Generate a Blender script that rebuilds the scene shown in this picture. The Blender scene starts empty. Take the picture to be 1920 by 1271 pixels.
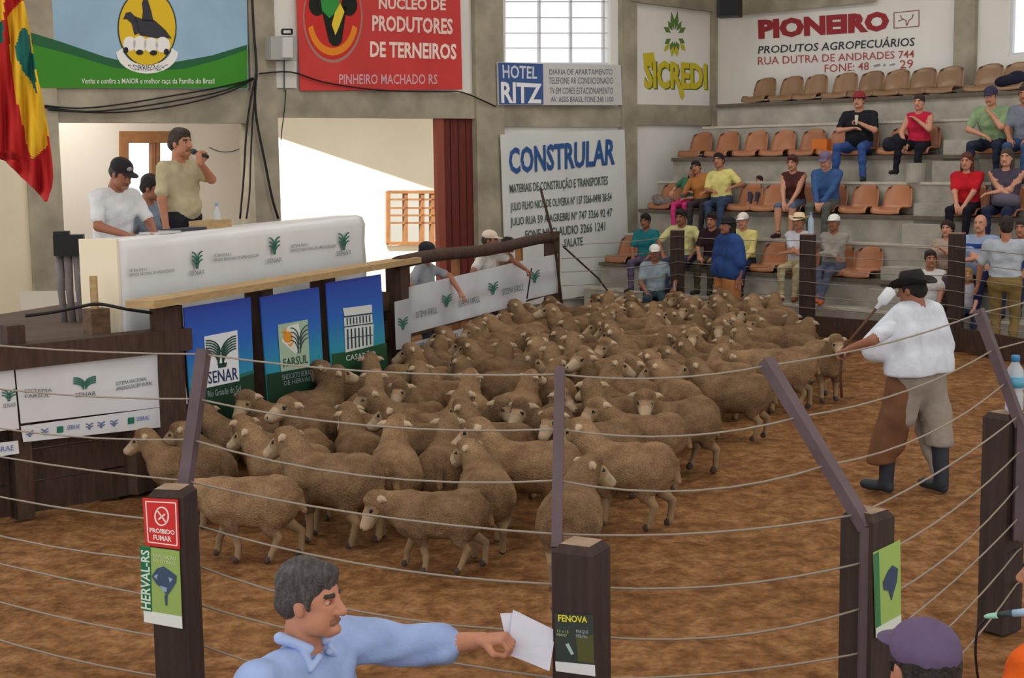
import bpy, bmesh, math, random
import numpy as np
from mathutils import Vector, Matrix
random.seed(7); np.random.seed(7)
S = bpy.context.scene
COL = S.collection
# ---------------------------------------------------------------- camera
FPX, CAMH = 2700.0, 2.7
PITCH, ROLL = math.atan((635.5 - 293) / FPX), 0.014
_fw = np.array([0, math.cos(PITCH), -math.sin(PITCH)])
_up = np.array([0, math.sin(PITCH), math.cos(PITCH)])
_R = math.cos(ROLL) * np.array([1., 0, 0]) - math.sin(ROLL) * _up
_U = math.sin(ROLL) * np.array([1., 0, 0]) + math.cos(ROLL) * _up
_C = np.array([0, 0, CAMH])
cam = bpy.data.cameras.new('camera'); cam_o = bpy.data.objects.new('camera', cam); COL.objects.link(cam_o)
cam.sensor_width = 36.0; cam.lens = 36.0 * FPX / 1920.0; cam.clip_end = 400
cam_o.matrix_world = Matrix(((_R[0], _U[0], -_fw[0], 0), (_R[1], _U[1], -_fw[1], 0), (_R[2], _U[2], -_fw[2], CAMH), (0, 0, 0, 1)))
S.camera = cam_o
# ---------------------------------------------------------------- light
S.view_settings.view_transform = 'Standard'; S.view_settings.look = 'None'
S.view_settings.gamma = 1.0; S.view_settings.use_curve_mapping = False
S.view_settings.exposure = 0.0
w = bpy.data.worlds.new('sky'); S.world = w; w.use_nodes = True
bg = w.node_tree.nodes['Background']; bg.inputs[0].default_value = (0.93, 0.97, 1.0, 1); bg.inputs[1].default_value = 1.45
dA = np.array([.748, .664]); dB = np.array([-.664, .748]); nA = np.array([.664, -.748])
CORNER = np.array([3.98, 28.3])
sun = bpy.data.lights.new('sun', 'SUN'); sun.energy = 13.0; sun.angle = 0.01; sun.color = (1, .95, .86)
sun_o = bpy.data.objects.new('sun', sun); COL.objects.link(sun_o)
_sd = Vector((*(dA * .3 + dB * .35), -.87)); sun_o.rotation_euler = _sd.to_track_quat('-Z', 'Y').to_euler(); sun_o.location = (10, -5, 20)
ROOF_Z = 7.4
for i in range(3):          # soft fill lights added under the roof to brighten the hall
    for j in range(3):
        p = CORNER - (4.5 + 7 * i) * dA - (4.5 + 7.5 * j) * dB
        l = bpy.data.lights.new('hall_fill', 'AREA'); l.shape = 'RECTANGLE'; l.size = 2.0; l.size_y = 5.0
        l.energy = 120.0; l.color = (1.0, .97, .92)
        o = bpy.data.objects.new('hall_fill', l); COL.objects.link(o); o.location = (p[0], p[1], ROOF_Z - .12)
        o.rotation_euler = (0, 0, math.atan2(dB[1], dB[0]) + math.pi / 2)

# ---------------------------------------------------------------- geometry helpers
def ray(px, py): return _fw + (px - 960) / FPX * _R + (635.5 - py) / FPX * _U
def G(px, py, h=0.0):
    d = ray(px, py); return _C + d * ((h - CAMH) / d[2])
def at(px, py, y):                       # point on the sight line at a distance y into the hall
    d = ray(px, py); return _C + d * (y / d[1])
class Plane:
    def __init__(s, p, n):
        s.p = np.array([p[0], p[1], 0.]) if len(p) == 2 else np.array(p, float)
        n = np.array([n[0], n[1], 0.]) if len(n) == 2 else np.array(n, float)
        s.n = n / np.linalg.norm(n)
        if (_C - s.p) @ s.n < 0: s.n = -s.n
    def hit(s, px, py, off=0.0):
        d = ray(px, py); return _C + d * (((s.p + s.n * off - _C) @ s.n) / (d @ s.n))
def lin(c):
    c = c / 255.0
    return c / 12.92 if c <= .04045 else ((c + .055) / 1.055) ** 2.4
def rgb(c): return (lin(c[0]), lin(c[1]), lin(c[2]), 1.0)
_M = {}
def mat(name, c, rough=.75, var=0.0, vs=6.0, bump=0.0, bs=40.0, metal=0.0, c2=None, trans=0.0, coords='Object', detail=4.0, stretch=None, rnd=0.0, spec=.35):
    if name in _M: return _M[name]
    m = bpy.data.materials.new(name); m.use_nodes = True; nt = m.node_tree; N = nt.nodes; L = nt.links
    b = N['Principled BSDF']; b.inputs['Roughness'].default_value = rough; b.inputs['Metallic'].default_value = metal
    b.inputs['Specular IOR Level'].default_value = spec
    b.inputs['Base Color'].default_value = rgb(c)
    m.diffuse_color = rgb(c)
    tc = N.new('ShaderNodeTexCoord'); src = tc.outputs[coords]
    if stretch:
        mp = N.new('ShaderNodeMapping'); mp.inputs['Scale'].default_value = stretch; L.new(src, mp.inputs[0]); src = mp.outputs[0]
    col = None
    if var or c2:
        nz = N.new('ShaderNodeTexNoise'); nz.inputs['Scale'].default_value = vs; nz.inputs['Detail'].default_value = detail
        L.new(src, nz.inputs['Vector'])
        rp = N.new('ShaderNodeValToRGB'); rp.color_ramp.elements[0].position = .3; rp.color_ramp.elements[1].position = .7
        a = rgb(c); d = rgb(c2) if c2 else tuple(x * (1 - var) for x in a[:3]) + (1,)
        e = a if c2 else tuple(min(1, x * (1 + var)) for x in a[:3]) + (1,)
        rp.color_ramp.elements[0].color = d; rp.color_ramp.elements[1].color = e
        L.new(nz.outputs['Fac'], rp.inputs[0]); col = rp.outputs[0]
    if rnd:
        oi = N.new('ShaderNodeObjectInfo'); mr = N.new('ShaderNodeMapRange')
        mr.inputs[3].default_value = 1 - rnd; mr.inputs[4].default_value = 1 + rnd; L.new(oi.outputs['Random'], mr.inputs[0])
        hs = N.new('ShaderNodeHueSaturation'); L.new(mr.outputs[0], hs.inputs['Value'])
        if col: L.new(col, hs.inputs['Color'])
        else: hs.inputs['Color'].default_value = rgb(c)
        col = hs.outputs[0]
    if col: L.new(col, b.inputs['Base Color'])
    if bump:
        n2 = N.new('ShaderNodeTexNoise'); n2.inputs['Scale'].default_value = bs; n2.inputs['Detail'].default_value = 3
        L.new(src, n2.inputs['Vector']); bp = N.new('ShaderNodeBump'); bp.inputs['Strength'].default_value = bump; bp.inputs['Distance'].default_value = .02
        L.new(n2.outputs['Fac'], bp.inputs['Height']); L.new(bp.outputs[0], b.inputs['Normal'])
    if trans:
        t = N.new('ShaderNodeBsdfTranslucent'); mx = N.new('ShaderNodeMixShader'); mx.inputs[0].default_value = trans
        if col: L.new(col, t.inputs[0])
        else: t.inputs[0].default_value = rgb(c)
        L.new(b.outputs[0], mx.inputs[1]); L.new(t.outputs[0], mx.inputs[2]); L.new(mx.outputs[0], N['Material Output'].inputs[0])
    _M[name] = m; return m
def C(c, rough=.8): return mat('paint_%d_%d_%d' % tuple(c), c, rough)
def cloth(c, v=.12): return mat('cloth_%d_%d_%d' % tuple(c), c, .9, var=v, vs=9, bump=.35, bs=22, spec=.15)
def link(name, me, parent=None):
    o = bpy.data.objects.new(name, me); COL.objects.link(o)
    if parent is not None:
        o.parent = parent; o.matrix_parent_inverse = parent.matrix_basis.inverted()
    return o
def mesh(name, vs, fs, m, parent=None, smooth=False, mi=None):
    me = bpy.data.meshes.new(name); me.from_pydata([tuple(map(float, v)) for v in vs], [], [tuple(map(int, f)) for f in fs])
    for x in (m if isinstance(m, (list, tuple)) else [m]): me.materials.append(x)
    if mi is not None: me.polygons.foreach_set('material_index', np.array(mi, dtype=np.int32))
    if smooth: me.polygons.foreach_set('use_smooth', [True] * len(me.polygons))
    me.update(); return link(name, me, parent)
def tag(o, label=None, cat=None, group=None, kind=None):
    if label: o['label'] = label
    if cat: o['category'] = cat
    if group: o['group'] = group
    if kind: o['kind'] = kind
    return o
def thing(name, label, cat, loc, group=None):
    o = bpy.data.objects.new(name, None); COL.objects.link(o); o.location = tuple(map(float, loc)); o.empty_display_size = .1
    o.matrix_basis = Matrix.Translation(tuple(map(float, loc)))
    return tag(o, label, cat, group)
BOXF = [(0, 3, 2, 1), (4, 5, 6, 7), (0, 1, 5, 4), (1, 2, 6, 5), (2, 3, 7, 6), (3, 0, 4, 7)]
class MB:
    def __init__(s): s.v = []; s.f = []; s.i = []
    def add(s, vs, fs, i=0):
        k = len(s.v); s.v += [tuple(v) for v in vs]; s.f += [tuple(a + k for a in f) for f in fs]; s.i += [i] * len(fs)
        return s
    def hexa(s, b4, t4, i=0): return s.add(list(b4) + list(t4), BOXF, i)
    def box(s, c, sz, rz=0.0, i=0):
        ca, sa = math.cos(rz), math.sin(rz); P = []
        for z in (-1, 1):
            for x, y in ((-1, -1), (1, -1), (1, 1), (-1, 1)):
                lx, ly = x * sz[0] / 2, y * sz[1] / 2
                P.append((c[0] + ca * lx - sa * ly, c[1] + sa * lx + ca * ly, c[2] + z * sz[2] / 2))
        return s.add(P, BOXF, i)
    def beam(s, a, b, w, h, i=0, up=(0, 0, 1)):
        a = np.array(a, float); b = np.array(b, float); d = b - a; d /= np.linalg.norm(d)
        u = np.array(up, float)
        if abs(d @ u) > .98: u = np.array([0, 1., 0])
        r = np.cross(d, u); r /= np.linalg.norm(r); u = np.cross(r, d)
        P = []
        for e in (a, b):
            for x, y in ((-1, -1), (1, -1), (1, 1), (-1, 1)): P.append(e + r * x * w / 2 + u * y * h / 2)
        return s.add(P, [(3, 2, 1, 0), (4, 5, 6, 7), (0, 1, 5, 4), (1, 2, 6, 5), (2, 3, 7, 6), (3, 0, 4, 7)], i)
    def tube(s, pts, r, n=8, i=0, cap=True):
        pts = [np.array(p, float) for p in pts]; rr = r if isinstance(r, (list, tuple)) else [r] * len(pts)
        k = len(s.v); ref = None
        for j, p in enumerate(pts):
            d = pts[min(j + 1, len(pts) - 1)] - pts[max(j - 1, 0)]; d /= (np.linalg.norm(d) + 1e-9)
            if ref is None: ref = np.array([0, 0, 1.]) if abs(d[2]) < .9 else np.array([1., 0, 0])
            x = np.cross(d, ref); x /= (np.linalg.norm(x) + 1e-9); y = np.cross(x, d); ref = y
            for q in range(n):
                a = 2 * math.pi * q / n; s.v.append(tuple(p + rr[j] * (math.cos(a) * x + math.sin(a) * y)))
        for j in range(len(pts) - 1):
            for q in range(n):
                a = k + j * n + q; b = k + j * n + (q + 1) % n; s.f.append((a, b, b + n, a + n)); s.i.append(i)
        if cap:
            s.f.append(tuple(k + q for q in range(n))[::-1]); s.i.append(i)
            s.f.append(tuple(k + (len(pts) - 1) * n + q for q in range(n))); s.i.append(i)
        return s
    def lathe(s, c, prof, n=20, i=0, sx=1.0, sy=1.0, rz=0.0, ax=None):
        k = len(s.v); ca, sa = math.cos(rz), math.sin(rz)
        for r, z in prof:
            for q in range(n):
                a = 2 * math.pi * q / n; x, y = r * sx * math.cos(a), r * sy * math.sin(a)
                s.v.append((c[0] + ca * x - sa * y, c[1] + sa * x + ca * y, c[2] + z))
        for j in range(len(prof) - 1):
            for q in range(n):
                a = k + j * n + q; b = k + j * n + (q + 1) % n; s.f.append((a, b, b + n, a + n)); s.i.append(i)
        s.f.append(tuple(k + q for q in range(n))[::-1]); s.i.append(i)
        s.f.append(tuple(k + (len(prof) - 1) * n + q for q in range(n))); s.i.append(i)
        return s
    def prism(s, pts2, z0, z1, i=0):
        n = len(pts2); k = len(s.v)
        s.v += [(p[0], p[1], z0) for p in pts2] + [(p[0], p[1], z1) for p in pts2]
        s.f += [tuple(k + a for a in range(n))[::-1], tuple(k + n + a for a in range(n))] + [(k + a, k + (a + 1) % n, k + n + (a + 1) % n, k + n + a) for a in range(n)]
        s.i += [i] * (n + 2); return s
    def build(s, name, m, parent=None, smooth=False, fix=True):
        o = mesh(name, s.v, s.f, m, parent, smooth, s.i)
        if fix:
            bm = bmesh.new(); bm.from_mesh(o.data); bmesh.ops.recalc_face_normals(bm, faces=bm.faces); bm.to_mesh(o.data); bm.free()
        return o
# slab cut out of a plane by four sight points, with real thickness behind its face
def slab(name, plane, quad, thick, m, parent=None, off=0.0, sub=0, wave=0.0):
    if not sub:
        f = [plane.hit(x, y, off) for x, y in quad]; b = [p - plane.n * thick for p in f]
        mb = MB(); mb.hexa(b, f); return mb.build(name, m, parent)
    q = [plane.hit(x, y, off) for x, y in quad]; nx, ny = sub; V = []; Fc = []
    for lay in (0, 1):
        for j in range(ny + 1):
            for i in range(nx + 1):
                u, v = i / nx, j / ny
                p = q[0] * (1 - u) * (1 - v) + q[1] * u * (1 - v) + q[2] * u * v + q[3] * (1 - u) * v
                ww = wave * (math.sin(u * 17 + 3 * v) * .5 + math.sin(u * 7 - 5 * v + 1) * .5)
                V.append(p + plane.n * (ww - lay * thick))
    n1 = (nx + 1) * (ny + 1); g = lambda i, j: j * (nx + 1) + i
    for j in range(ny):
        for i in range(nx):
            a, b, c, d = g(i, j), g(i + 1, j), g(i + 1, j + 1), g(i, j + 1)
            Fc += [(d, c, b, a), (a + n1, b + n1, c + n1, d + n1)]
    per = [g(i, 0) for i in range(nx)] + [g(nx, j) for j in range(ny)] + [g(nx - i, ny) for i in range(nx)] + [g(0, ny - j) for j in range(ny)]
    for a, b in zip(per, per[1:] + per[:1]): Fc.append((a, b, b + n1, a + n1))
    mb = MB(); mb.add(V, Fc); return mb.build(name, m, parent, smooth=False)
def inkpoly(name, plane, polys, m, parent, off=.004, th=.002):
    mb = MB()
    for P in polys:
        f = [plane.hit(x, y, off) for x, y in P]; b = [p - plane.n * th for p in f]; n = len(f)
        mb.add(f + b, [tuple(range(n)), tuple(range(2 * n - 1, n - 1, -1))] + [(a, (a + 1) % n, n + (a + 1) % n, n + a) for a in range(n)])
    o = mb.build(name, m, parent)
    if len(polys) > 1: o['kind'] = 'stuff'
    return o
_tc = {}
def textmesh(txt, weight=0.0, shear=0.0):
    key = (txt, weight, shear)
    if key in _tc: return _tc[key]
    cu = bpy.data.curves.new('lettering', 'FONT'); cu.body = txt; cu.size = 1; cu.offset = weight; cu.resolution_u = 2; cu.shear = shear
    o = bpy.data.objects.new('lettering', cu); COL.objects.link(o)
    dg = bpy.context.evaluated_depsgraph_get(); me = o.evaluated_get(dg).to_mesh()
    v = np.array([x.co[:] for x in me.vertices]); f = [tuple(p.vertices) for p in me.polygons]
    bpy.data.objects.remove(o); bpy.data.curves.remove(cu)
    v = v[:, :2]; mn = v.min(0); mx = v.max(0); v = (v - mn) / (mx - mn)
    _tc[key] = (v, f); return v, f
def text(plane, quad, txt, m, parent, off=.006, weight=.0, name='lettering', shear=0.0):
    v, f = textmesh(txt, weight, shear); q = [np.array(p, float) for p in quad]       # TL TR BR BL
    P = []
    for x, y in v:
        p = q[3] * (1 - x) * (1 - y) + q[2] * x * (1 - y) + q[1] * x * y + q[0] * (1 - x) * y
        P.append(plane.hit(p[0], p[1], off))
    return tag(mesh(name, P, f, m, parent), kind='stuff')
def rect(x0, y0, x1, y1, s=0.0):      # s: downward slope per pixel to the right
    d = (x1 - x0) * s; return [(x0, y0), (x1, y0 + d), (x1, y1 + d), (x0, y1)]
def ell(cx, cy, rx, ry, n=36, a0=0, a1=2 * math.pi): return [(cx + rx * math.cos(a0 + (a1 - a0) * i / (n if a1 - a0 >= 6.28 else n - 1)), cy + ry * math.sin(a0 + (a1 - a0) * i / (n if a1 - a0 >= 6.28 else n - 1))) for i in range(n)]
def strokes(pts, w):                   # polyline in sight points -> thin quads
    out = []
    for (x0, y0), (x1, y1) in zip(pts, pts[1:]):
        dx, dy = x1 - x0, y1 - y0; l = math.hypot(dx, dy) + 1e-6; nx, ny = -dy / l * w / 2, dx / l * w / 2
        out.append([(x0 + nx, y0 + ny), (x1 + nx, y1 + ny), (x1 - nx, y1 - ny), (x0 - nx, y0 - ny)])
    return out
def vlogo(plane, x0, y0, x1, y1, m, parent, n=4, w=None, off=.006, sl=-.12, name='emblem'):
    P = []; cx = (x0 + x1) / 2; W_ = (x1 - x0) / 2; H_ = y1 - y0; w = w or H_ * .07
    for s in (-1, 1):
        for k in range(n):
            pts = []
            for t in np.linspace(0, math.pi / 2, 6):
                xx = cx + s * W_ * (1 - (1 - .02 * k) * math.sin(t) * .96); yy = y0 + H_ * (.47 * k / max(n - 1, 1) + .53 * (1 - math.cos(t)))
                pts.append((xx, yy + sl * (xx - cx)))
            P += strokes(pts, w)
    return inkpoly(name, plane, P, m, parent, off)
# ================================================================= materials of the setting
M_conc = mat('concrete', (160, 152, 135), .9, var=.25, vs=2.2, bump=.25, bs=30)
M_conc2 = mat('concrete_steps', (168, 163, 152), .9, var=.25, vs=2.5, bump=.2, bs=25)
M_white = mat('white_wall', (232, 230, 225), .85, var=.05, vs=1.2, bump=.1, bs=12)
M_cream = mat('cream_wall', (226, 216, 190), .85, var=.05, vs=1.2)
M_room = mat('room_wall', (222, 216, 206), .85, var=.04, vs=1.0)
M_wood = mat('dark_wood', (72, 52, 42), .8, var=.3, vs=5, bump=.4, bs=20, stretch=(6, 6, 1))
M_woodb = mat('weathered_wood', (100, 76, 58), .85, var=.3, vs=4, bump=.4, bs=18, stretch=(3, 3, 6))
M_plank = mat('pale_plank', (176, 148, 106), .7, var=.15, vs=4, stretch=(2, 2, 8))
M_frame = mat('varnished_frame', (150, 104, 66), .6, var=.15, vs=6)
M_steel = mat('painted_steel', (92, 74, 74), .55, var=.2, vs=10)
M_wire = mat('galvanised_wire', (146, 136, 124), .5, metal=.2)
M_black = mat('black_plastic', (22, 22, 24), .5)
# ================================================================= ground
def noise2(x, y, seed=0):
    r = np.random.RandomState(seed); v = np.zeros_like(x)
    for k in range(26):
        f = r.uniform(1.5, 11); a = r.uniform(0, 6.28); ph = r.uniform(0, 6.28)
        v += np.sin((x * math.cos(a) + y * math.sin(a)) * f + ph) / f ** .6
    return v / 4.0
def sandmat():
    m = bpy.data.materials.new('arena_sand'); m.use_nodes = True; nt = m.node_tree; N = nt.nodes; L = nt.links; b = N['Principled BSDF']
    b.inputs['Roughness'].default_value = .95; b.inputs['Specular IOR Level'].default_value = .08
    tc = N.new('ShaderNodeTexCoord'); fac = []
    for sc_, dt in ((1.1, 3), (7, 6), (26, 4)):
        n = N.new('ShaderNodeTexNoise'); n.inputs['Scale'].default_value = sc_; n.inputs['Detail'].default_value = dt; L.new(tc.outputs['Object'], n.inputs['Vector']); fac.append(n.outputs['Fac'])
    r1 = N.new('ShaderNodeValToRGB'); e = r1.color_ramp.elements; e[0].position = .34; e[0].color = rgb((112, 78, 49)); e[1].position = .68; e[1].color = rgb((154, 116, 80)); k = e.new(.5); k.color = rgb((134, 97, 63)); L.new(fac[1], r1.inputs[0])
    r2 = N.new('ShaderNodeValToRGB'); e = r2.color_ramp.elements; e[0].position = .36; e[0].color = (.68, .65, .62, 1); e[1].position = .6; e[1].color = (1.12, 1.1, 1.08, 1); L.new(fac[2], r2.inputs[0])
    r3 = N.new('ShaderNodeValToRGB'); e = r3.color_ramp.elements; e[0].position = .35; e[0].color = (.86, .82, .80, 1); e[1].position = .65; e[1].color = (1.08, 1.08, 1.08, 1); L.new(fac[0], r3.inputs[0])
    m1 = N.new('ShaderNodeMixRGB'); m1.blend_type = 'MULTIPLY'; m1.inputs[0].default_value = .8; L.new(r1.outputs[0], m1.inputs[1]); L.new(r2.outputs[0], m1.inputs[2])
    m2 = N.new('ShaderNodeMixRGB'); m2.blend_type = 'MULTIPLY'; m2.inputs[0].default_value = 1; L.new(m1.outputs[0], m2.inputs[1]); L.new(r3.outputs[0], m2.inputs[2]); L.new(m2.outputs[0], b.inputs['Base Color'])
    bp = N.new('ShaderNodeBump'); bp.inputs['Strength'].default_value = 1.0; bp.inputs['Distance'].default_value = .04; L.new(fac[1], bp.inputs['Height'])
    b2 = N.new('ShaderNodeBump'); b2.inputs['Strength'].default_value = .8; b2.inputs['Distance'].default_value = .015; L.new(fac[2], b2.inputs['Height']); L.new(bp.outputs[0], b2.inputs['Normal']); L.new(b2.outputs[0], b.inputs['Normal']); return m
m = sandmat()
xs = np.linspace(-7, 9, 340); ys = np.linspace(2, 26, 480)
X, Y = np.meshgrid(xs, ys)
Z = .014 * noise2(X, Y, 3) + .016 * noise2(X * 3.2, Y * 3.2, 5) - .014
V = np.stack([X.ravel(), Y.ravel(), Z.ravel()], 1); nx = len(xs)
I = (np.arange(len(ys) - 1)[:, None] * nx + np.arange(nx - 1)[None, :]).ravel()
Fc = np.stack([I, I + 1, I + nx + 1, I + nx], 1)
tag(mesh('floor_sand', V, Fc, m, smooth=True), 'uneven trampled brown sand of the arena floor', kind='structure')
tag(MB().box((2, 12, -.16), (60, 60, .2)).build('floor', mat('hall_floor', (150, 140, 125), .9, var=.15, vs=2)), 'plain hall floor around the ring', kind='structure')
# ================================================================= walls
PA = Plane(CORNER, nA); PB = Plane(CORNER, -dA)
def tA(px): q = PA.hit(px, 300); return float((CORNER - q[:2]) @ dA)
def sB(px): q = PB.hit(px, 100); return float((CORNER - q[:2]) @ dB)
def ptA(t, off=0.0): return CORNER - t * dA + off * nA
def ptB(s, off=0.0): return CORNER - s * dB - off * dA
def wallA(mb, px0, px1, z0, z1, front=0.0, th=.2, z1b=None):
    a, b = ptA(tA(px0), front), ptA(tA(px1), front); c, d = ptA(tA(px1), front - th), ptA(tA(px0), front - th)
    z1b = z1 if z1b is None else z1b
    mb.hexa([(*a, z0), (*b, z0), (*c, z0), (*d, z0)], [(*a, z1), (*b, z1b), (*c, z1b), (*d, z1)]); return mb
def wallB(mb, s0, s1, z0, z1, front=0.0, th=.2):
    a, b = ptB(s0, front), ptB(s1, front); c, d = ptB(s1, front - th), ptB(s0, front - th)
    mb.hexa([(*a, z0), (*b, z0), (*c, z0), (*d, z0)], [(*a, z1), (*b, z1), (*c, z1), (*d, z1)]); return mb
def st(name, label, mb, m): return tag(mb.build(name, m), label, kind='structure')
BT = 3.72
hz = lambda px, y: float(PA.hit(px, y)[2])
# beams
st('trim_1', 'grey concrete beam above the desk opening', wallA(MB(), -60, 497, hz(280, 230), hz(280, 166), .06, .3), M_conc)
st('trim_2', 'grey concrete beam above the bright yard opening', wallA(MB(), 497, 915, hz(700, 221), hz(700, 171), .06, .3), M_conc)
st('trim_3', 'grey concrete beam above the white and blue banner', wallA(MB(), 915, 1175, hz(1065, 238), hz(1065, 199), .06, .3), M_conc)
st('trim_4', 'grey concrete beam below the yellow painted lettering', wallA(MB(), 1175, 1342, hz(1260, 235), hz(1260, 197), .06, .3), M_conc)
# columns
for i, (a, b, lab) in enumerate(((47, 108, 'square concrete column beside the flag'), (470, 517, 'concrete column with hanging cables'), (888, 940, 'concrete column beside the dark red door'), (1160, 1188, 'slim concrete column right of the banner'), (1330, 1352, 'concrete column in the corner of the hall'))):
    st('trim_%d' % (5 + i), lab, wallA(MB(), a, b, 0, 7.2, .10, .4), M_conc)
# upper wall panels
st('wall_back_upper_left', 'white upper wall behind the green banner', wallA(MB(), -60, 480, hz(280, 166) - .02, 6.9, 0, .18), M_white)
st('wall_back_upper_middle', 'white upper wall behind the red banner', wallA(MB(), 500, 905, hz(700, 171) - .02, 6.9, 0, .18, 8.1), M_white)
wb = MB(); wallA(wb, 928, 944, hz(1065, 199) - .02, 7.2); wallA(wb, 1146, 1165, hz(1065, 199) - .02, 7.2); wallA(wb, 944, 1146, hz(1065, 199) - .02, hz(1045, 121))
st('wall_back_upper_window', 'white wall around the high barred window', wb, M_white)
st('wall_back_upper_right', 'white upper wall with the painted yellow lettering', wallA(MB(), 1184, 1335, hz(1260, 197) - .02, 7.2, 0, .18), M_white)
st('wall_back_lower_banner', 'white wall behind the hanging building-supply banner', wallA(MB(), 930, 1165, 0, hz(1065, 238) + .02, 0, .18), M_white)
st('wall_back_lower_right', 'white lower wall beside the stands', wallA(MB(), 1184, 1335, 0, hz(1260, 235) + .02, 0, .18), M_white)
st('wall_back_left_end', 'cream wall left of the concrete column', wallA(MB(), -60, 47, 0, hz(280, 230) + .02, .02, .3), M_cream)
# high window
def window(name, label, plane, x0, x1, y0, y1, vx, hy, m, w, th=.05, off=-.05, pane=True, skew=0.0):
    r = thing(name, None, None, plane.hit((x0 + x1) / 2, y1, off)); tag(r, label, kind='structure')
    Wd = lambda x: [(x - w / 2, y0 + skew * (x - x0)), (x + w / 2, y0 + skew * (x - x0)), (x + w / 2, y1 + skew * (x - x0)), (x - w / 2, y1 + skew * (x - x0))]
    for x in [x0, x1]: slab('jamb', plane, Wd(x), th, m, r, off + .01)
    for x in vx: slab('mullion', plane, Wd(x), th * .8, m, r, off)
    xs_ = [x0] + list(vx) + [x1]
    for y in [y0, y1]: slab('rail', plane, rect(x0, y - w / 2, x1, y + w / 2, skew), th, m, r, off + .012)
    for y in hy: slab('glazing_bar', plane, rect(x0, y - w * .3, x1, y + w * .3, skew), th * .6, m, r, off)
    if pane:
        for a, b in zip(xs_, xs_[1:]): slab('pane', plane, rect(a, y0, b, y1, skew), .006, M_glass, r, off - th * .4)
    return r
def glassmat():
    g = bpy.data.materials.new('window_glass'); g.use_nodes = True; nt = g.node_tree; N = nt.nodes
    t = N.new('ShaderNodeBsdfTransparent'); t.inputs[0].default_value = (.96, .98, 1, 1)
    gl = N.new('ShaderNodeBsdfGlossy'); gl.inputs['Roughness'].default_value = .05
    mx = N.new('ShaderNodeMixShader'); mx.inputs[0].default_value = .06
    nt.links.new(t.outputs[0], mx.inputs[1]); nt.links.new(gl.outputs[0], mx.inputs[2]); nt.links.new(mx.outputs[0], N['Material Output'].inputs[0]); return g
M_glass = glassmat()
M_bar = mat('window_bars', (150, 150, 158), .6)
M_barw = mat('window_mullions', (222, 222, 228), .6)
window('window_1', 'high white-glowing window with a grid of thin bars', PA, 946, 1145, -60, 119, (1012, 1071, 1132), (-30, 3, 33, 62, 90), M_barw, 4, .05, -.06)
# ---------------------------------------------------------------- stands' back wall
sP0, sP1 = sB(1793), sB(1832)
sW = sB(1890)
def zB(px, y): return float(PB.hit(px, y)[2])
st('wall_right', 'white wall with painted red and black shop lettering', wallB(MB(), 0, sP0 + .05, 0, 7.2), M_white)
wb = MB(); wallB(wb, sP1 - .05, sW, 0, 7.2); wallB(wb, sW, sW + 2.2, 0, zB(1900, 106)); wallB(wb, sW + 2.2, 24, 0, 7.2); wallB(wb, sW, sW + 2.2, 6.6, 7.2)
st('wall_right_far', 'white wall around the window above the stands', wb, M_white)
st('trim_10', 'concrete column in the wall above the stands', wallB(MB(), sP0, sP1, 0, 7.2, .1, .4), M_conc)
r = tag(thing('window_2', None, None, (*ptB(sW, -.1), zB(1900, 106))), 'bright window at the right edge above the stands', kind='structure')
z0 = zB(1900, 106)
wallB(MB(), sW, sW + 2.2, z0, z0 + .06, -.02, .1).build('sill', M_barw, r)
for k in range(4): wallB(MB(), sW + k * .72, sW + k * .72 + .05, z0 + .06, 6.6, -.04, .06).build('mullion', M_barw, r)
for k in range(3): wallB(MB(), sW + k * .72 + .05, sW + k * .72 + .72, z0 + .06, 6.6, -.06, .008).build('pane', M_glass, r)
# grey beam under the roof at the top of both walls
ct = MB(); ct.hexa([(*PA.hit(1184, 6)[:2], PA.hit(1184, 4)[2]), (*PA.hit(1340, 24)[:2], PA.hit(1340, 24)[2]), (*PA.hit(1340, 24, .12)[:2], PA.hit(1340, 24)[2]), (*PA.hit(1184, 6, .12)[:2], PA.hit(1184, 4)[2])],
                   [(*PA.hit(1184, 6)[:2], 7.2), (*PA.hit(1340, 24)[:2], 7.2), (*PA.hit(1340, 24, .12)[:2], 7.2), (*PA.hit(1184, 6, .12)[:2], 7.2)])
st('trim_11', 'sloping grey beam above the yellow lettering', ct, M_conc)
a, b = PB.hit(1352, 32), PB.hit(1640, 3); a2, b2 = PB.hit(1352, 32, .12), PB.hit(1640, 3, .12)
st('trim_12', 'sloping grey beam above the red and black lettering', MB().hexa([a, b, b2, a2], [(a[0], a[1], 7.2), (b[0], b[1], 7.2), (b2[0], b2[1], 7.2), (a2[0], a2[1], 7.2)]), M_conc)
# roof of the shed
rp = [CORNER + .3 * dB * 0, CORNER - 26 * dB, CORNER - 26 * dB - 26 * dA, CORNER - 26 * dA]
st('ceiling', 'shed roof above the hall', MB().prism(rp, ROOF_Z, ROOF_Z + .15), mat('roof_underside', (190, 186, 178), .9))
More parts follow.
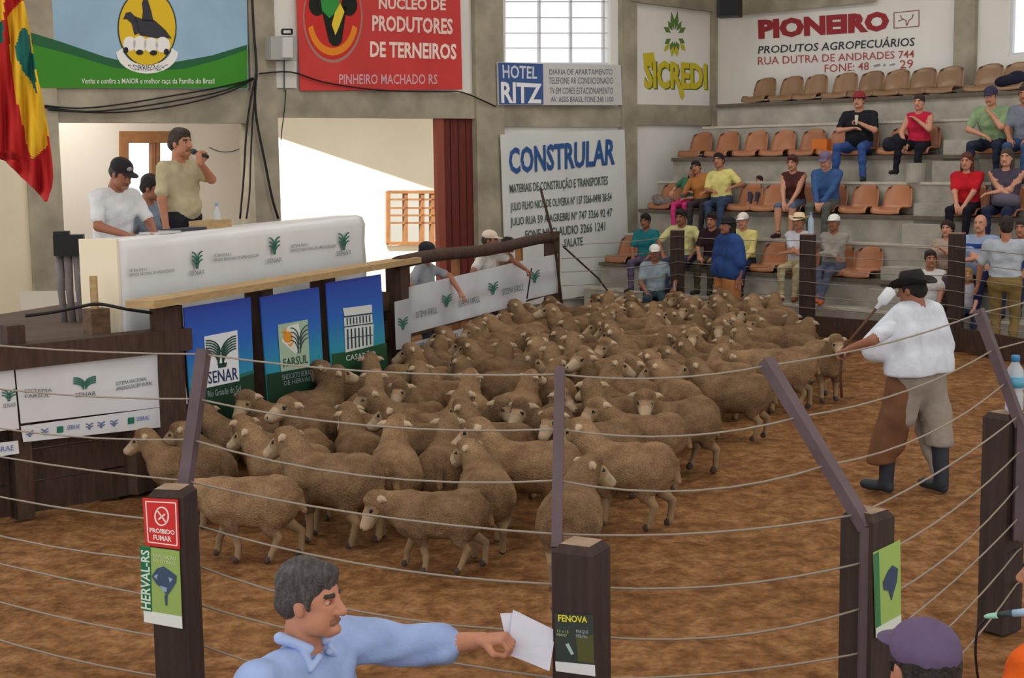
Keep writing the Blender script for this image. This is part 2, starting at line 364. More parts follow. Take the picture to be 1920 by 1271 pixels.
# ---------------------------------------------------------------- room behind the desk
DEP = 2.6
PY = Plane(ptA(0, -4.0), nA)
def backA(mb, px0, px1, z0, z1, dep, th=.15):
    a, b = ptA(tA(px0), -dep), ptA(tA(px1), -dep); c, d = ptA(tA(px1), -dep - th), ptA(tA(px0), -dep - th)
    return mb.hexa([(*a, z0), (*b, z0), (*c, z0), (*d, z0)], [(*a, z1), (*b, z1), (*c, z1), (*d, z1)])
PR = Plane(ptA(0, -DEP), nA)
hr = lambda px, y: float(PR.hit(px, y)[2])
def backP(mb, px0, px1, z0, z1, P, th=.15):
    a, b = P.hit(px0, 300)[:2], P.hit(px1, 300)[:2]; n = P.n[:2] * th; c, d = b - n, a - n
    return mb.hexa([(*a, z0), (*b, z0), (*c, z0), (*d, z0)], [(*a, z1), (*b, z1), (*c, z1), (*d, z1)])
wb = MB(); backP(wb, -80, 232, 0, 4.2, PR); backP(wb, 345, 500, 0, 4.2, PR); backP(wb, 232, 345, 0, hr(290, 402), PR); backP(wb, 232, 345, hr(290, 262), 4.2, PR)
st('wall_room', 'off-white back wall of the room behind the desk', wb, M_room)
a = ptA(tA(497), -.2); b = PY.hit(500, 300)[:2]
st('wall_room_side', 'side wall between the room and the yard', MB().beam((*a, 1.9), (*b, 1.9), .12, 3.8), M_room)
wr_ = window('window_3', 'small window in a wide varnished wooden frame', PR, 238, 341, 258, 405, (288, 297), (), M_frame, 7, .12, .04, pane=True)
slab('frame_board', PR, rect(226, 246, 354, 268), .1, M_frame, wr_, .05)
slab('frame_board', PR, rect(226, 246, 240, 405), .1, M_frame, wr_, .055)
slab('frame_board', PR, rect(344, 246, 354, 405), .1, M_frame, wr_, .055)
rl = bpy.data.lights.new('room_fill', 'AREA'); rl.size = 1.6; rl.energy = 60; rl.color = (1, .95, .88)  # unseen fill light added at the ceiling to brighten the room
q = ptA(tA(260), -1.3); ro = bpy.data.objects.new('room_fill', rl); COL.objects.link(ro); ro.location = (*q, 4.1)
a, b, c, d = ptA(tA(-80), 0), ptA(tA(497), 0), PR.hit(508, 300, -.2)[:2], ptA(tA(-80) + 1, -2.8)
st('ceiling_room', 'ceiling of the room behind the desk', MB().prism([a, b, c, d], 4.2, 4.3), M_room)
# ---------------------------------------------------------------- sunlit yard seen through the opening
PY = Plane(ptA(0, -4.0), nA)
hy = lambda px, y: float(PY.hit(px, y)[2])
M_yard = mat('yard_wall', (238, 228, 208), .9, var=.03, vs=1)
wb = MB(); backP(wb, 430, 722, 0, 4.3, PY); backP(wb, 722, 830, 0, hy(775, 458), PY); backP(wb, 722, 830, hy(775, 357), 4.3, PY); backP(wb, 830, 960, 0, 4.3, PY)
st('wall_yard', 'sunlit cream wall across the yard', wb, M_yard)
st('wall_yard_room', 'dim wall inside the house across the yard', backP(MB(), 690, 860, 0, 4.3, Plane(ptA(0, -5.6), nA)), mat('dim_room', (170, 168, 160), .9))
window('window_4', 'brown-framed barred window across the bright yard', PY, 729, 828, 360, 456, (762, 793, 812), (374, 390, 404, 418), M_frame, 6, .1, .04)
cp = [PY.hit(480, 300)[:2], PY.hit(960, 300)[:2], PY.hit(960, 300, 1.1)[:2], PY.hit(480, 300, .40)[:2]]  # out-of-view eave, edge slanted to throw a diagonal shadow on the wall
st('yard_shade_eave', 'unseen eave shaped to shade the upper yard wall', MB().prism(cp, 4.2, 4.28), M_conc)
yp = [ptA(tA(440), -.3), ptA(tA(930), -.3), ptA(tA(930), -4.0), ptA(tA(440), -4.0)]
st('floor_yard', 'pale concrete floor of the yard', MB().prism(yp, -.06, .02), mat('yard_floor', (232, 226, 214), .9))
dr = tag(thing('door_1', None, None, PA.hit(855, 600)), 'tall dark red door leaf standing open beside the yard', kind='structure')
M_red = mat('dark_red_door', (104, 42, 36), .6, var=.12, vs=5, stretch=(4, 4, 1)); M_red2 = mat('red_door_edge', (150, 78, 62), .6)
zb = hz(850, 222)
wallA(MB(), 832, 889, 0.02, zb, -.02, .06).build('door_leaf', M_red, dr)
wallA(MB(), 819, 832, 0.02, zb, .02, .1).build('door_jamb', M_red2, dr)
for px in (846, 861, 875): wallA(MB(), px, px + 1.2, 0.05, zb - .03, -.012, .02).build('board_joint', mat('joint', (60, 24, 22), .8), dr)
# ================================================================= stands
RH = [.80, 1.72, 2.63, 3.60]
ROWQ = [np.array([4.5, 22.5]) + r * .85 * dA for r in range(4)]
ROWP = [Plane(ROWQ[r], -dA) for r in range(4)]
def srow(r, px, off=0.0):          # distance along row r (towards the right) of a column of the photo
    h = ROWP[r].hit(px, 300, off)[:2]; return float((ROWQ[r] - h) @ dB)
def prow(r, s, back=0.0): return ROWQ[r] - s * dB + back * dA
def strip(mb, r, s0, s1, b0, b1, z0, z1, i=0):
    P = [prow(r, s0, b0), prow(r, s1, b0), prow(r, s1, b1), prow(r, s0, b1)]
    mb.hexa([(*p, z0) for p in P], [(*p, z1) for p in P], i); return mb
LEFT = [srow(0, 1125), srow(1, 1200), srow(2, 1262), srow(3, 1345)]
ends = [-((CORNER - ROWQ[r]) @ dB) + .03 for r in range(4)]
for r in range(4):
    s0 = max(LEFT[r], ends[r]); h = RH[r]; base = 0 if r == 0 else RH[r - 1]
    mb = MB(); strip(mb, r, s0, 13, -.42, .0, -.05, h - .42)
    strip(mb, r, s0, 13, 0, .44, -.05, h - .06)
    t = st('stand_tier', ['lowest', 'second', 'third', 'topmost'][r] + ' concrete tier of the spectator stand', mb, M_conc2)
    strip(MB(), r, s0, 13, -.05, .44, h - .06, h).build('seat_slab', mat('seat_slab', (104, 94, 84), .9, var=.15), t)
    strip(MB(), r, s0, 13, -.435, -.40, h - .45, h - .41).build('tread_nosing', mat('nosing', (196, 190, 176), .9, var=.1), t)
wb = MB(); strip(wb, 3, max(LEFT[3], ends[3]), 13, .44, .62, 0, 3.6)
st('stand_back', 'concrete ledge behind the topmost row of seats', wb, M_conc2)
# concrete step blocks in the aisle
sa = [(srow(0, 1622), srow(0, 1755)), (srow(1, 1712), srow(1, 1790)), (srow(2, 1768), srow(2, 1838))]
for r in range(3):
    a, b = srow(r, [1655, 1715, 1768][r]), srow(r, [1790, 1790, 1835][r])
    for k in range(2):
        mb = MB(); z0 = RH[r] - .0; hh = (RH[r + 1] - .42 - (RH[r] - .42)) / 3
        strip(mb, r, a, b, -.30 + .30 * k, .44, RH[r] - .42, RH[r] - .42 + hh * (k + 1))
        tag(mb.build('aisle_step', M_conc2), kind='structure')['label'] = 'concrete aisle step on the %s tier, %s one' % (['lowest', 'second', 'third'][r], ['lower', 'upper'][k])
mb = MB(); P = [G(x, y, .2)[:2] for x, y in ((1608, 592), (1700, 595), (1700, 575), (1615, 573))]
st('floor_step', 'low concrete step at the foot of the aisle', mb.prism(P, -.05, .3), M_conc2)
# ================================================================= banners and painted signs on the walls
W_ = C((236, 236, 232)); INK = C((44, 48, 52))
def on(plane, px, py): return plane.hit(px, py)
# green banner
r = thing('banner', 'wide green and pale blue banner with an oval horse-rider emblem', 'banner', on(PA, 260, 166), 'hanging banners')
slab('sheet', PA, [(58, -50), (462, -50), (466, 166), (70, 165)], .012, mat('banner_blue', (150, 184, 210), .55, var=.08, vs=1.5), r, .10)
g1 = [(58, 61), (116, 79), (198, 107), (228, 114), (280, 119), (330, 116), (397, 104), (463, 84)]
g2 = [(60, 83), (132, 102), (215, 127), (280, 133), (347, 129), (413, 111), (464, 93)]
bandp = lambda top, bot: [[top[i], top[i + 1], bot(top[i + 1][0]), bot(top[i][0])] for i in range(len(top) - 1)]
ip = lambda xs, P: float(np.interp(xs, [p[0] for p in P], [p[1] for p in P]))
inkpoly('dark_green_hill', PA, bandp(g1, lambda x: (x, ip(x, g2) + 3)), C((40, 98, 62)), r, .104)
inkpoly('green_field', PA, bandp(g2, lambda x: (x, 165)), C((62, 138, 40)), r, .105)
inkpoly('emblem_ribbon', PA, [[(276 + 58 * math.cos(a), 98 + 40 * math.sin(a)), (276 + 58 * math.cos(b), 98 + 40 * math.sin(b)), (276 + 46 * math.cos(b), 90 + 32 * math.sin(b)), (276 + 46 * math.cos(a), 90 + 32 * math.sin(a))] for a, b in [(math.pi * k / 12, math.pi * (k + 1) / 12) for k in range(12)]], W_, r, .110)
inkpoly('emblem_ring', PA, [ell(276, 52, 55.5, 73)], C((60, 66, 60)), r, .107)
inkpoly('emblem_disc', PA, [ell(276, 52, 53, 70)], C((222, 186, 40)), r, .109)
inkpoly('horse_rider_figure', PA, [
    [(231, 36), (236, 24), (245, 22), (252, 30), (258, 40), (262, 62), (252, 66), (247, 44), (238, 36)],
    [(252, 30), (268, 36), (290, 38), (310, 56), (322, 72), (300, 72), (282, 70), (262, 66), (255, 44)],
    [(266, 6), (272, -8), (278, 2), (284, 22), (288, 40), (266, 40), (268, 20)], [(264, -12), (280, -14), (281, -4), (266, -2)]], C((58, 58, 66)), r, .113)
inkpoly('white_sheep_figures', PA, [ell(243, 82, 12, 14, 14), ell(262, 83, 13, 16, 14), ell(283, 84, 14, 14, 14), ell(305, 84, 14, 15, 14)], W_, r, .116)
inkpoly('sheep_faces', PA, [ell(236, 94, 5, 6, 10), ell(262, 98, 7, 5, 10), ell(288, 99, 7, 5, 10), ell(312, 97, 5, 6, 10)], C((40, 40, 46)), r, .118)
text(PA, rect(153, 147, 402, 159), 'Venha e confira a MAIOR e melhor raça da Família do Brasil', W_, r, .112, .004)
text(PA, [(236, 121), (316, 121), (300, 132), (252, 132)], 'CORRIEDALE', C((70, 70, 90)), r, .114)
# red banner
r = thing('banner', 'red banner of the calf producers with a bull-head emblem', 'banner', on(PA, 715, 170), 'hanging banners')
slab('sheet', PA, [(555, -40), (862, -40), (867, 168), (563, 170)], .012, mat('banner_red', (206, 58, 56), .5, var=.12, vs=1.2), r, .10)
inkpoly('emblem_ring', PA, [ell(624, 32, 56, 86)], C((176, 128, 120)), r, .104)
inkpoly('emblem_disc', PA, [ell(624, 30, 53, 82)], C((206, 52, 46)), r, .107)
inkpoly('orange_arc', PA, [[(624 + 47 * math.cos(a), 40 + 64 * math.sin(a)), (624 + 47 * math.cos(b), 40 + 64 * math.sin(b)), (624 + 38 * math.cos(b), 36 + 54 * math.sin(b)), (624 + 38 * math.cos(a), 36 + 54 * math.sin(a))] for a, b in [(.2 + 2.74 * k / 14, .2 + 2.74 * (k + 1) / 14) for k in range(14)]], C((234, 140, 40)), r, .110)
inkpoly('bull_head', PA, [[(602, 12), (650, 12), (645, 50), (641, 78), (634, 86), (624, 86), (617, 78), (610, 48)], ell(595, 8, 16, 22, 16), ell(655, 10, 15, 20, 16)], C((28, 32, 26)), r, .112)
inkpoly('bull_forehead_green', PA, [[(600, -10), (640, -12), (634, 18), (618, 34), (604, 20)]], C((58, 150, 70)), r, .115)
inkpoly('bull_forehead_yellow', PA, [[(638, 6), (646, 22), (636, 50), (629, 66), (622, 46), (628, 24)]], C((236, 206, 60)), r, .117)
text(PA, rect(710, -10, 836, 17, .02), 'NÚCLEO DE', C((246, 214, 206)), r, .106, .03)
text(PA, rect(698, 28, 849, 58, .045), 'PRODUTORES', C((246, 214, 206)), r, .106, .03)
text(PA, rect(694, 77, 856, 107, .03), 'DE TERNEIROS', C((250, 226, 216)), r, .106, .03)
text(PA, rect(636, 139, 820, 158), 'PINHEIRO MACHADO RS', C((222, 170, 176)), r, .106, .015)
# hotel sign
r = thing('sign', 'blue and white hotel sign below the high window', 'sign', on(PA, 1050, 197), 'wall signs')
slab('board', PA, [(933, 116), (1164, 122), (1167, 197), (935, 197)], .03, mat('sign_white', (206, 206, 206), .6, var=.04), r, .15)
inkpoly('blue_field', PA, [[(934, 117), (1018, 120), (1019, 196), (936, 196)]], C((62, 92, 148)), r, .153)
text(PA, [(942, 121), (1008, 125), (1007, 148), (943, 147)], 'HOTEL', C((214, 220, 232)), r, .156, .015)
text(PA, [(939, 153), (1016, 157), (1016, 194), (940, 193)], 'RITZ', C((240, 240, 244)), r, .156, .03)
for (x0, y0, x1, y1), t in (((1030, 127, 1149, 140), 'DIÁRIA DE APARTAMENTO'), ((1029, 145, 1150, 157), 'TELEFONE AR CONDICIONADO'), ((1031, 164, 1150, 176), 'TV EM CORES ESTACIONAMENTO'), ((1033, 181, 1150, 191), 'AV. ASSIS BRASIL FONE 248.1100')):
    text(PA, rect(x0, y0, x1, y1), t, C((112, 112, 124)), r, .156, .0)
# building supply banner
r = thing('banner', 'tall white banner with blue heading and grey-green address lines', 'banner', on(PA, 1060, 560), 'hanging banners')
slab('sheet', PA, [(938, 252), (1171, 243), (1181, 540), (950, 580)], .01, mat('banner_white', (216, 220, 218), .6, var=.05, vs=1.5), r, .15, (14, 10), .006)
B_ = C((48, 88, 150)); T_ = C((74, 88, 88))
text(PA, [(953, 277), (1155, 259), (1153, 309), (956, 327)], 'CONSTRULAR', B_, r, .165, .03)
for q, t, wg in (([(955, 342), (1140, 326), (1140, 350), (957, 366)], 'MATERIAIS DE CONSTRUÇÃO E TRANSPORTES', .012), ([(957, 380), (1147, 361), (1147, 381), (958, 400)], 'JULIO FILHO NICO DE OLIVEIRA Nº 137 3266-0498 38-54', .012),
                 ([(957, 408), (1148, 390), (1148, 410), (958, 428)], 'JULIO RUA 59 A AGREBRI Nº 747 3266 92 47', .012), ([(985, 432), (1135, 415), (1135, 432), (986, 449)], 'FONE Nº CLAUDIO 3266 1241', .012), ([(1058, 448), (1093, 444), (1093, 460), (1058, 464)], 'SALATE', .012)):
    text(PA, q, t, T_, r, .165, wg)
# painted yellow lettering with leaf emblem
r = thing('painted_sign', 'yellow painted lettering under a green leaf burst', 'painted sign', on(PA, 1265, 192), 'painted wall lettering')
text(PA, [(1209, 113), (1327, 121), (1328, 170), (1210, 168)], 'SICREDI', C((96, 104, 40)), r, .006, .05)
text(PA, [(1207, 111), (1325, 119), (1326, 168), (1208, 166)], 'SICREDI', C((206, 190, 48)), r, .010, .04)
inkpoly('letter_tail', PA, [[(1206, 100), (1226, 98), (1228, 114), (1208, 122)], [(1272, 160), (1280, 162), (1284, 180), (1279, 188), (1274, 176)]], C((206, 190, 48)), r, .011)
def petal(a, r0, r1, w): c, s = math.cos(a), math.sin(a); cx, cy = 1265, 67; k = 1.35; return [(cx + r0 * c, cy + k * r0 * s), (cx + (r0 + r1) / 2 * c - w * s, cy + k * ((r0 + r1) / 2 * s + w * c)), (cx + r1 * c, cy + k * r1 * s), (cx + (r0 + r1) / 2 * c + w * s, cy + k * ((r0 + r1) / 2 * s - w * c))]
inkpoly('leaf_burst_green', PA, [petal(a, 8, 34 if abs(a + 1.57) < .5 else 24, 4) for a in (-2.6, -2.1, -1.75, -1.4, -1.0, -.5)] + [petal(a, 8, 22, 4) for a in (.5, 1.2, 1.57, 1.95, 2.6)], C((96, 128, 62)), r, .006)
inkpoly('leaf_burst_yellow', PA, [petal(a, 14, 30, 4) for a in (.8, 1.4, 1.75, 2.3)], C((196, 184, 52)), r, .008)
# painted red and black lettering on the stand wall
r = thing('painted_sign', 'red and black painted farm shop lettering above the stands', 'painted sign', on(PB, 1560, 140), 'painted wall lettering')
RD = C((158, 52, 58)); RD2 = C((176, 82, 84))
text(PB, [(1421, 37), (1667, 20), (1667, 58), (1422, 74)], 'PIONEIRO', RD, r, .008, .06)
text(PB, [(1421, 83), (1715, 66), (1715, 86), (1421, 101)], 'PRODUTOS AGROPECUÁRIOS', C((58, 60, 68)), r, .008, .012, shear=.12)
text(PB, [(1421, 107), (1714, 94), (1714, 108), (1421, 122)], 'RUA DUTRA DE ANDRADES 744', RD2, r, .008, .004)
text(PB, [(1546, 121), (1629, 116), (1629, 131), (1546, 136)], 'FONE: 48', RD2, r, .008, .004)
text(PB, [(1687, 113), (1712, 111), (1712, 127), (1687, 129)], '29', RD2, r, .008, .004)
inkpoly('worn_digits', PB, strokes([(1638, 124), (1650, 121)], 4) + strokes([(1656, 124), (1660, 120)], 3) + strokes([(1668, 122), (1678, 120)], 3), C((150, 150, 156)), r, .008)
bx_ = [(1676, 24), (1723, 19), (1723, 49), (1676, 53), (1676, 24)]
inkpoly('square_emblem', PB, strokes(bx_, 1.6) + strokes([(1688, 28), (1690, 34), (1698, 38), (1700, 48), (1704, 38), (1710, 34), (1712, 26)], 1.6) + strokes([(1684, 40), (1694, 36)], 1.5), C((150, 92, 96)), r, .008)
# loudspeaker in the corner, electrical boxes, cables
a = at(1368, 2, 26.6)
r = thing('loudspeaker', 'black box loudspeaker hanging in the upper corner', 'loudspeaker', (a[0], a[1], a[2] - .28))
MB().box(a, (.40, .34, .58), math.radians(-20)).build('cabinet', M_black, r)
MB().box((a[0] - .03, a[1] - .18, a[2]), (.34, .02, .5), math.radians(-20)).build('grille', mat('grille', (38, 38, 42), .9), r)
MB().box((a[0] + .05, a[1] + .45, a[2] + .05), (.06, .7, .06), math.radians(-20)).build('bracket', M_steel, r)
r = thing('electrical_box', 'grey electrical meter box on the wall beside the red banner', 'electrical box', on(PA, 532, 165))
slab('housing', PA, rect(508, 68, 556, 112), .22, mat('box_grey', (168, 170, 166), .6), r, .26)
slab('lower_panel', PA, rect(510, 115, 556, 165), .06, mat('panel_white', (214, 214, 208), .7), r, .08)
slab('breaker_cover', PA, rect(531, 70, 549, 108), .04, mat('cover', (205, 206, 204), .5), r, .30)
inkpoly('bracket', PA, strokes([(530, 55), (548, 55), (548, 64), (530, 64), (530, 55)], 3.2), M_black, r, .30, .02)
MB().tube([PA.hit(533, y, .12) for y in (112, 130, 150, 172)], .012, 6).build('conduit', mat('conduit', (90, 90, 88), .7), r)
def cable(label, pts, rad=.012, name='cable', m=None, n=6, grp='loose black cables'):
    mb = MB(); P = [np.array(p) for p in pts]; Q = []
    for i in range(len(P) - 1):
        for k in range(4):
            t = k / 4; p0 = P[max(i - 1, 0)]; p1 = P[i]; p2 = P[i + 1]; p3 = P[min(i + 2, len(P) - 1)]
            Q.append(.5 * ((2 * p1) + (-p0 + p2) * t + (2 * p0 - 5 * p1 + 4 * p2 - p3) * t * t + (-p0 + 3 * p1 - 3 * p2 + p3) * t ** 3))
    Q.append(P[-1]); mb.tube(Q, rad, n)
    return tag(mb.build(name, m or M_black, smooth=True), label, 'cable', grp)
h_ = lambda o, *ps: [PA.hit(x, y, o) for x, y in ps]
cable('black cable swooping from the column across the beam to the flag, upper of three', h_(.12, (84, 198), (150, 203), (230, 195), (320, 180), (400, 166), (470, 150)))
cable('black cable swooping from the column across the beam to the flag, middle of three', h_(.13, (84, 201), (160, 209), (240, 203), (340, 187), (420, 170), (474, 146)))
cable('black cable swooping across the beam to the flag, lowest of three', h_(.14, (90, 206), (180, 211), (260, 208), (350, 194), (430, 172), (476, 148)))
cable('thick dark cable bundle running down the column from the ceiling', h_(.2, (472, -20), (476, 60), (481, 130), (478, 180), (482, 230), (496, 300), (510, 370), (522, 410)), .02)
cable('black cable dropping straight beside the column to the desk', h_(.24, (480, 140), (468, 200), (461, 260), (457, 330), (450, 410)), .016)
cable('black cable hanging along the column, right of the straight one', h_(.24, (482, 140), (474, 220), (470, 300), (468, 360), (462, 410)), .014)
cable('thin black cable sagging along the foot of the red banner', h_(.14, (486, 138), (545, 135), (600, 152), (660, 163), (730, 170), (830, 172), (870, 174), (930, 200)), .012)
cable('thin wire hanging from the meter box into the opening', h_(.1, (536, 168), (534, 200), (529, 240), (527, 262)), .008)
cable('faint wire loop on the white room wall', [PR.hit(x, y, .02) for x, y in ((392, 276), (412, 284), (435, 284), (456, 276))], .006)
# ================================================================= flag
r = thing('flag', 'red, yellow and green flag hanging in folds at the left', 'flag', at(60, 378, 10.3))
FL = Plane((0, 10.3), (.15, -1))
rowsF = [(-70, -60, 32), (0, -60, 44), (60, -60, 56), (120, -60, 66), (180, -60, 78), (240, -60, 90), (285, -50, 96), (300, 8, 98), (330, 38, 100), (350, 60, 98), (372, 80, 90), (378, 84, 88)]
nyF, nxF = 150, 46
YS = np.linspace(-70, 378, nyF + 1); V = []; PX = []
for y in YS:
    x0 = np.interp(y, [a[0] for a in rowsF], [a[1] for a in rowsF]); x1 = np.interp(y, [a[0] for a in rowsF], [a[2] for a in rowsF])
    for i in range(nxF + 1):
        u = i / nxF; x = x0 + (x1 - x0) * u; PX.append((x, y))
        V.append(FL.hit(x, y, .05 * math.sin(x * .17 + y * .012) + .03 * math.sin(x * .33 - y * .02)))
def inside(x, y, P):
    c = False
    for (x0, y0), (x1, y1) in zip(P, P[1:] + P[:1]):
        if (y0 > y) != (y1 > y) and x < (x1 - x0) * (y - y0) / (y1 - y0) + x0: c = not c
    return c
YEL = [(13, 30), (30, 12), (44, 0), (60, -30), (60, 60), (90, 240), (91, 272), (60, 299), (48, 262), (30, 180), (18, 100)]
TEA = [(44, 50), (52, 60), (66, 120), (70, 175), (56, 150), (42, 132), (32, 110), (30, 84), (36, 64)]
YE2 = [(-60, -70), (8, -70), (7, 38), (-60, 60)]; TE2 = [(-60, 50), (7, 40), (6, 80), (-60, 100)]
Fc = []; mi = []
for j in range(nyF):
    for i in range(nxF):
        a = j * (nxF + 1) + i; Fc.append((a, a + 1, a + nxF + 2, a + nxF + 1)); x, y = np.mean([PX[q] for q in Fc[-1]], 0)
        mi.append(2 if inside(x, y, TEA) or inside(x, y, TE2) else 1 if inside(x, y, YEL) or inside(x, y, YE2) else 0)
fo = mesh('cloth', V, Fc, [mat('flag_red', (186, 36, 40), .8, trans=.15), mat('flag_yellow', (226, 182, 40), .8, trans=.15), mat('flag_green', (22, 104, 96), .8, trans=.15)], r, True, mi)
sm = fo.modifiers.new('thickness', 'SOLIDIFY'); sm.thickness = .004
# ================================================================= wooden pen side with banners
FA = np.array([-2.88, 11.15]); FB = np.array([.62, 20.95]); dF = (FB - FA) / np.linalg.norm(FB - FA); nF = np.array([dF[1], -dF[0]])
PF = Plane(FA, nF)
def pf(px, off=0.0): return PF.hit(px, 600, off)[:2]
rzF = math.atan2(dF[1], dF[0])
BLUE = lambda: mat('banner_sky', (40, 96, 190), .45)
def skymat():
    m = bpy.data.materials.new('banner_sky_print'); m.use_nodes = True; nt = m.node_tree; N = nt.nodes; L = nt.links
    g = N.new('ShaderNodeTexCoord'); sp = N.new('ShaderNodeSeparateXYZ'); mr = N.new('ShaderNodeMapRange'); mr.inputs[1].default_value = .55; mr.inputs[2].default_value = 1.55
    rp = N.new('ShaderNodeValToRGB'); e = rp.color_ramp.elements
    e[0].position = 0.0; e[0].color = rgb((56, 160, 150)); e[1].position = 1; e[1].color = rgb((44, 66, 176))
    k = e.new(.3); k.color = rgb((40, 150, 186)); k = e.new(.6); k.color = rgb((38, 104, 200))
    L.new(g.outputs['Object'], sp.inputs[0]); L.new(sp.outputs[2], mr.inputs[0]); L.new(mr.outputs[0], rp.inputs[0])
    b = N['Principled BSDF']; b.inputs['Roughness'].default_value = .4; L.new(rp.outputs[0], b.inputs['Base Color']); return m
M_sky = skymat(); M_hill = C((26, 62, 44), .5); M_hill2 = C((36, 84, 52), .5)
# the rail and its posts
r = thing('pen_fence', 'dark wooden pen fence with a pale plank rail carrying the blue banners', 'fence', (*pf(300), 0))
a, b = PF.hit(262, 571), PF.hit(770, 487)
MB().beam((a[0], a[1], a[2]), (b[0], b[1], b[2]), .26, .06).build('plank_rail', M_plank, r)
for px in (312, 487, 607, 748, 1036):
    q = pf(px, -.06); hgt = 1.56 if px < 1000 else 1.62
    MB().box((*q, hgt / 2 - .02), (.2 if px != 748 else .26, .18, hgt), rzF).build('post', M_wood, r)
a, b = PF.hit(744, 493), PF.hit(1040, 446)
MB().tube([a + (b - a) * t + np.array([0, 0, .02 * math.sin(9 * t)]) for t in np.linspace(0, 1, 9)], .075, 8).build('top_rail', M_wood, r, smooth=True)
for z in (.18, .5, .82, 1.14):
    a, b = pf(312, -.12), pf(748, -.12); MB().beam((*a, z), (*b, z), .04, .2).build('board', M_wood, r)
for z in (.12, .42, .72, 1.02):
    a, b = pf(748, -.10), pf(1036, -.10); MB().beam((*a, z), (*b, z), .03, .09).build('board', M_woodb, r)
for px in (856, 975):
    q = pf(px, -.16); MB().box((*q, .75), (.1, .08, 1.5), rzF).build('upright', mat('sunlit_wood', (150, 100, 62), .7, var=.2), r)
# three blue banners
def hill(quad, y0, y1, par, off): pass
def bluebanner(label, quad, k):
    r = thing('banner', label, 'banner', PF.hit(quad[3][0], quad[3][1]), 'blue banners on the pen fence')
    slab('sheet', PF, quad, .012, M_sky, r, .06)
    return r
sl = -.155
r = bluebanner('blue banner with white feather emblem reading SENAR, nearest of the three', [(345, 577), (470, 557), (480, 812), (363, 826)], 0)
inkpoly('green_hill', PF, [[(357, 735), (420, 714), (476, 697), (480, 812), (363, 826)]], M_hill, r, .064)
inkpoly('green_hill_far', PF, [[(357, 728), (420, 710), (476, 694), (476, 700), (420, 718), (357, 736)]], C((40, 110, 96)), r, .066)
inkpoly('white_panel', PF, [[(383, 631), (445, 619), (449, 714), (388, 727)]], C((226, 230, 236)), r, .067)
vlogo(PF, 386, 634, 443, 684, C((36, 76, 66)), r, 6, 2.6, .070, -.16)
inkpoly('emblem_foot', PF, [[(408, 682), (426, 679), (424, 688), (410, 690)]], C((30, 60, 56)), r, .070)
text(PF, [(389, 697), (446, 688), (447, 711), (391, 720)], 'SENAR', C((40, 48, 96)), r, .070, .01)
text(PF, [(389, 733), (451, 722), (452, 734), (390, 745)], 'Rio Grande do Sul', C((150, 170, 170)), r, .069)
r = bluebanner('blue banner with an orange sun emblem on a pale panel, middle of the three', [(488, 557), (598, 538), (610, 760), (505, 776)], 1)
inkpoly('green_hill', PF, [[(500, 702), (560, 690), (607, 676), (610, 760), (505, 776)]], M_hill, r, .064)
inkpoly('pale_panel', PF, [[(521, 609), (577, 599), (581, 688), (527, 697)]], C((168, 194, 170)), r, .067)
inkpoly('white_petal', PF, [[(528, 640), (540, 612), (560, 606), (566, 650), (554, 664)]], C((226, 230, 224)), r, .069)
inkpoly('orange_sun', PF, [ell(540, 632, 9, 11, 12), [(528, 622), (538, 616), (536, 626)], [(540, 646), (552, 640), (546, 650)]], C((226, 150, 50)), r, .071)
vlogo(PF, 545, 612, 578, 662, C((60, 84, 84)), r, 4, 2.0, .072, -.16)
text(PF, [(531, 673), (577, 664), (578, 680), (532, 689)], 'FARSUL', C((50, 82, 60)), r, .071, .01)
text(PF, [(528, 703), (584, 692), (585, 702), (529, 713)], 'SINDICATO RURAL', C((140, 160, 164)), r, .069)
text(PF, [(532, 715), (583, 705), (583, 713), (533, 723)], 'DE HERVAL', C((140, 160, 164)), r, .069)
r = bluebanner('blue banner with a white arched building emblem, farthest of the three', [(611, 531), (714, 514), (727, 715), (624, 732)], 2)
inkpoly('green_hill', PF, [[(622, 664), (680, 654), (725, 642), (727, 715), (624, 732)]], M_hill2, r, .064)
WB = C((216, 222, 220)); DK = C((48, 66, 76))
inkpoly('building_emblem', PF, [[(643, 578), (697, 571), (698, 586), (646, 593)], [(645, 596), (698, 589), (699, 606), (646, 612)], [(646, 614), (700, 607), (700, 648), (648, 661)]], WB, r, .067)
inkpoly('arcade_columns', PF, sum([strokes([(x, 597 - (x - 645) * .13), (x + .5, 610 - (x - 645) * .13)], 2.2) for x in range(651, 697, 6)], []) + sum([strokes([(x, 618 - (x - 645) * .13), (x + 1, 656 - (x - 645) * .2)], 2.6) for x in range(652, 700, 7)], []) + strokes([(645, 594), (698, 587)], 2) + strokes([(645, 613), (699, 606)], 2) + strokes([(650, 634), (699, 628)], 1.6), DK, r, .070)
text(PF, [(648, 664), (704, 655), (705, 668), (649, 677)], 'CASARÃO', C((206, 214, 212)), r, .069, .012)
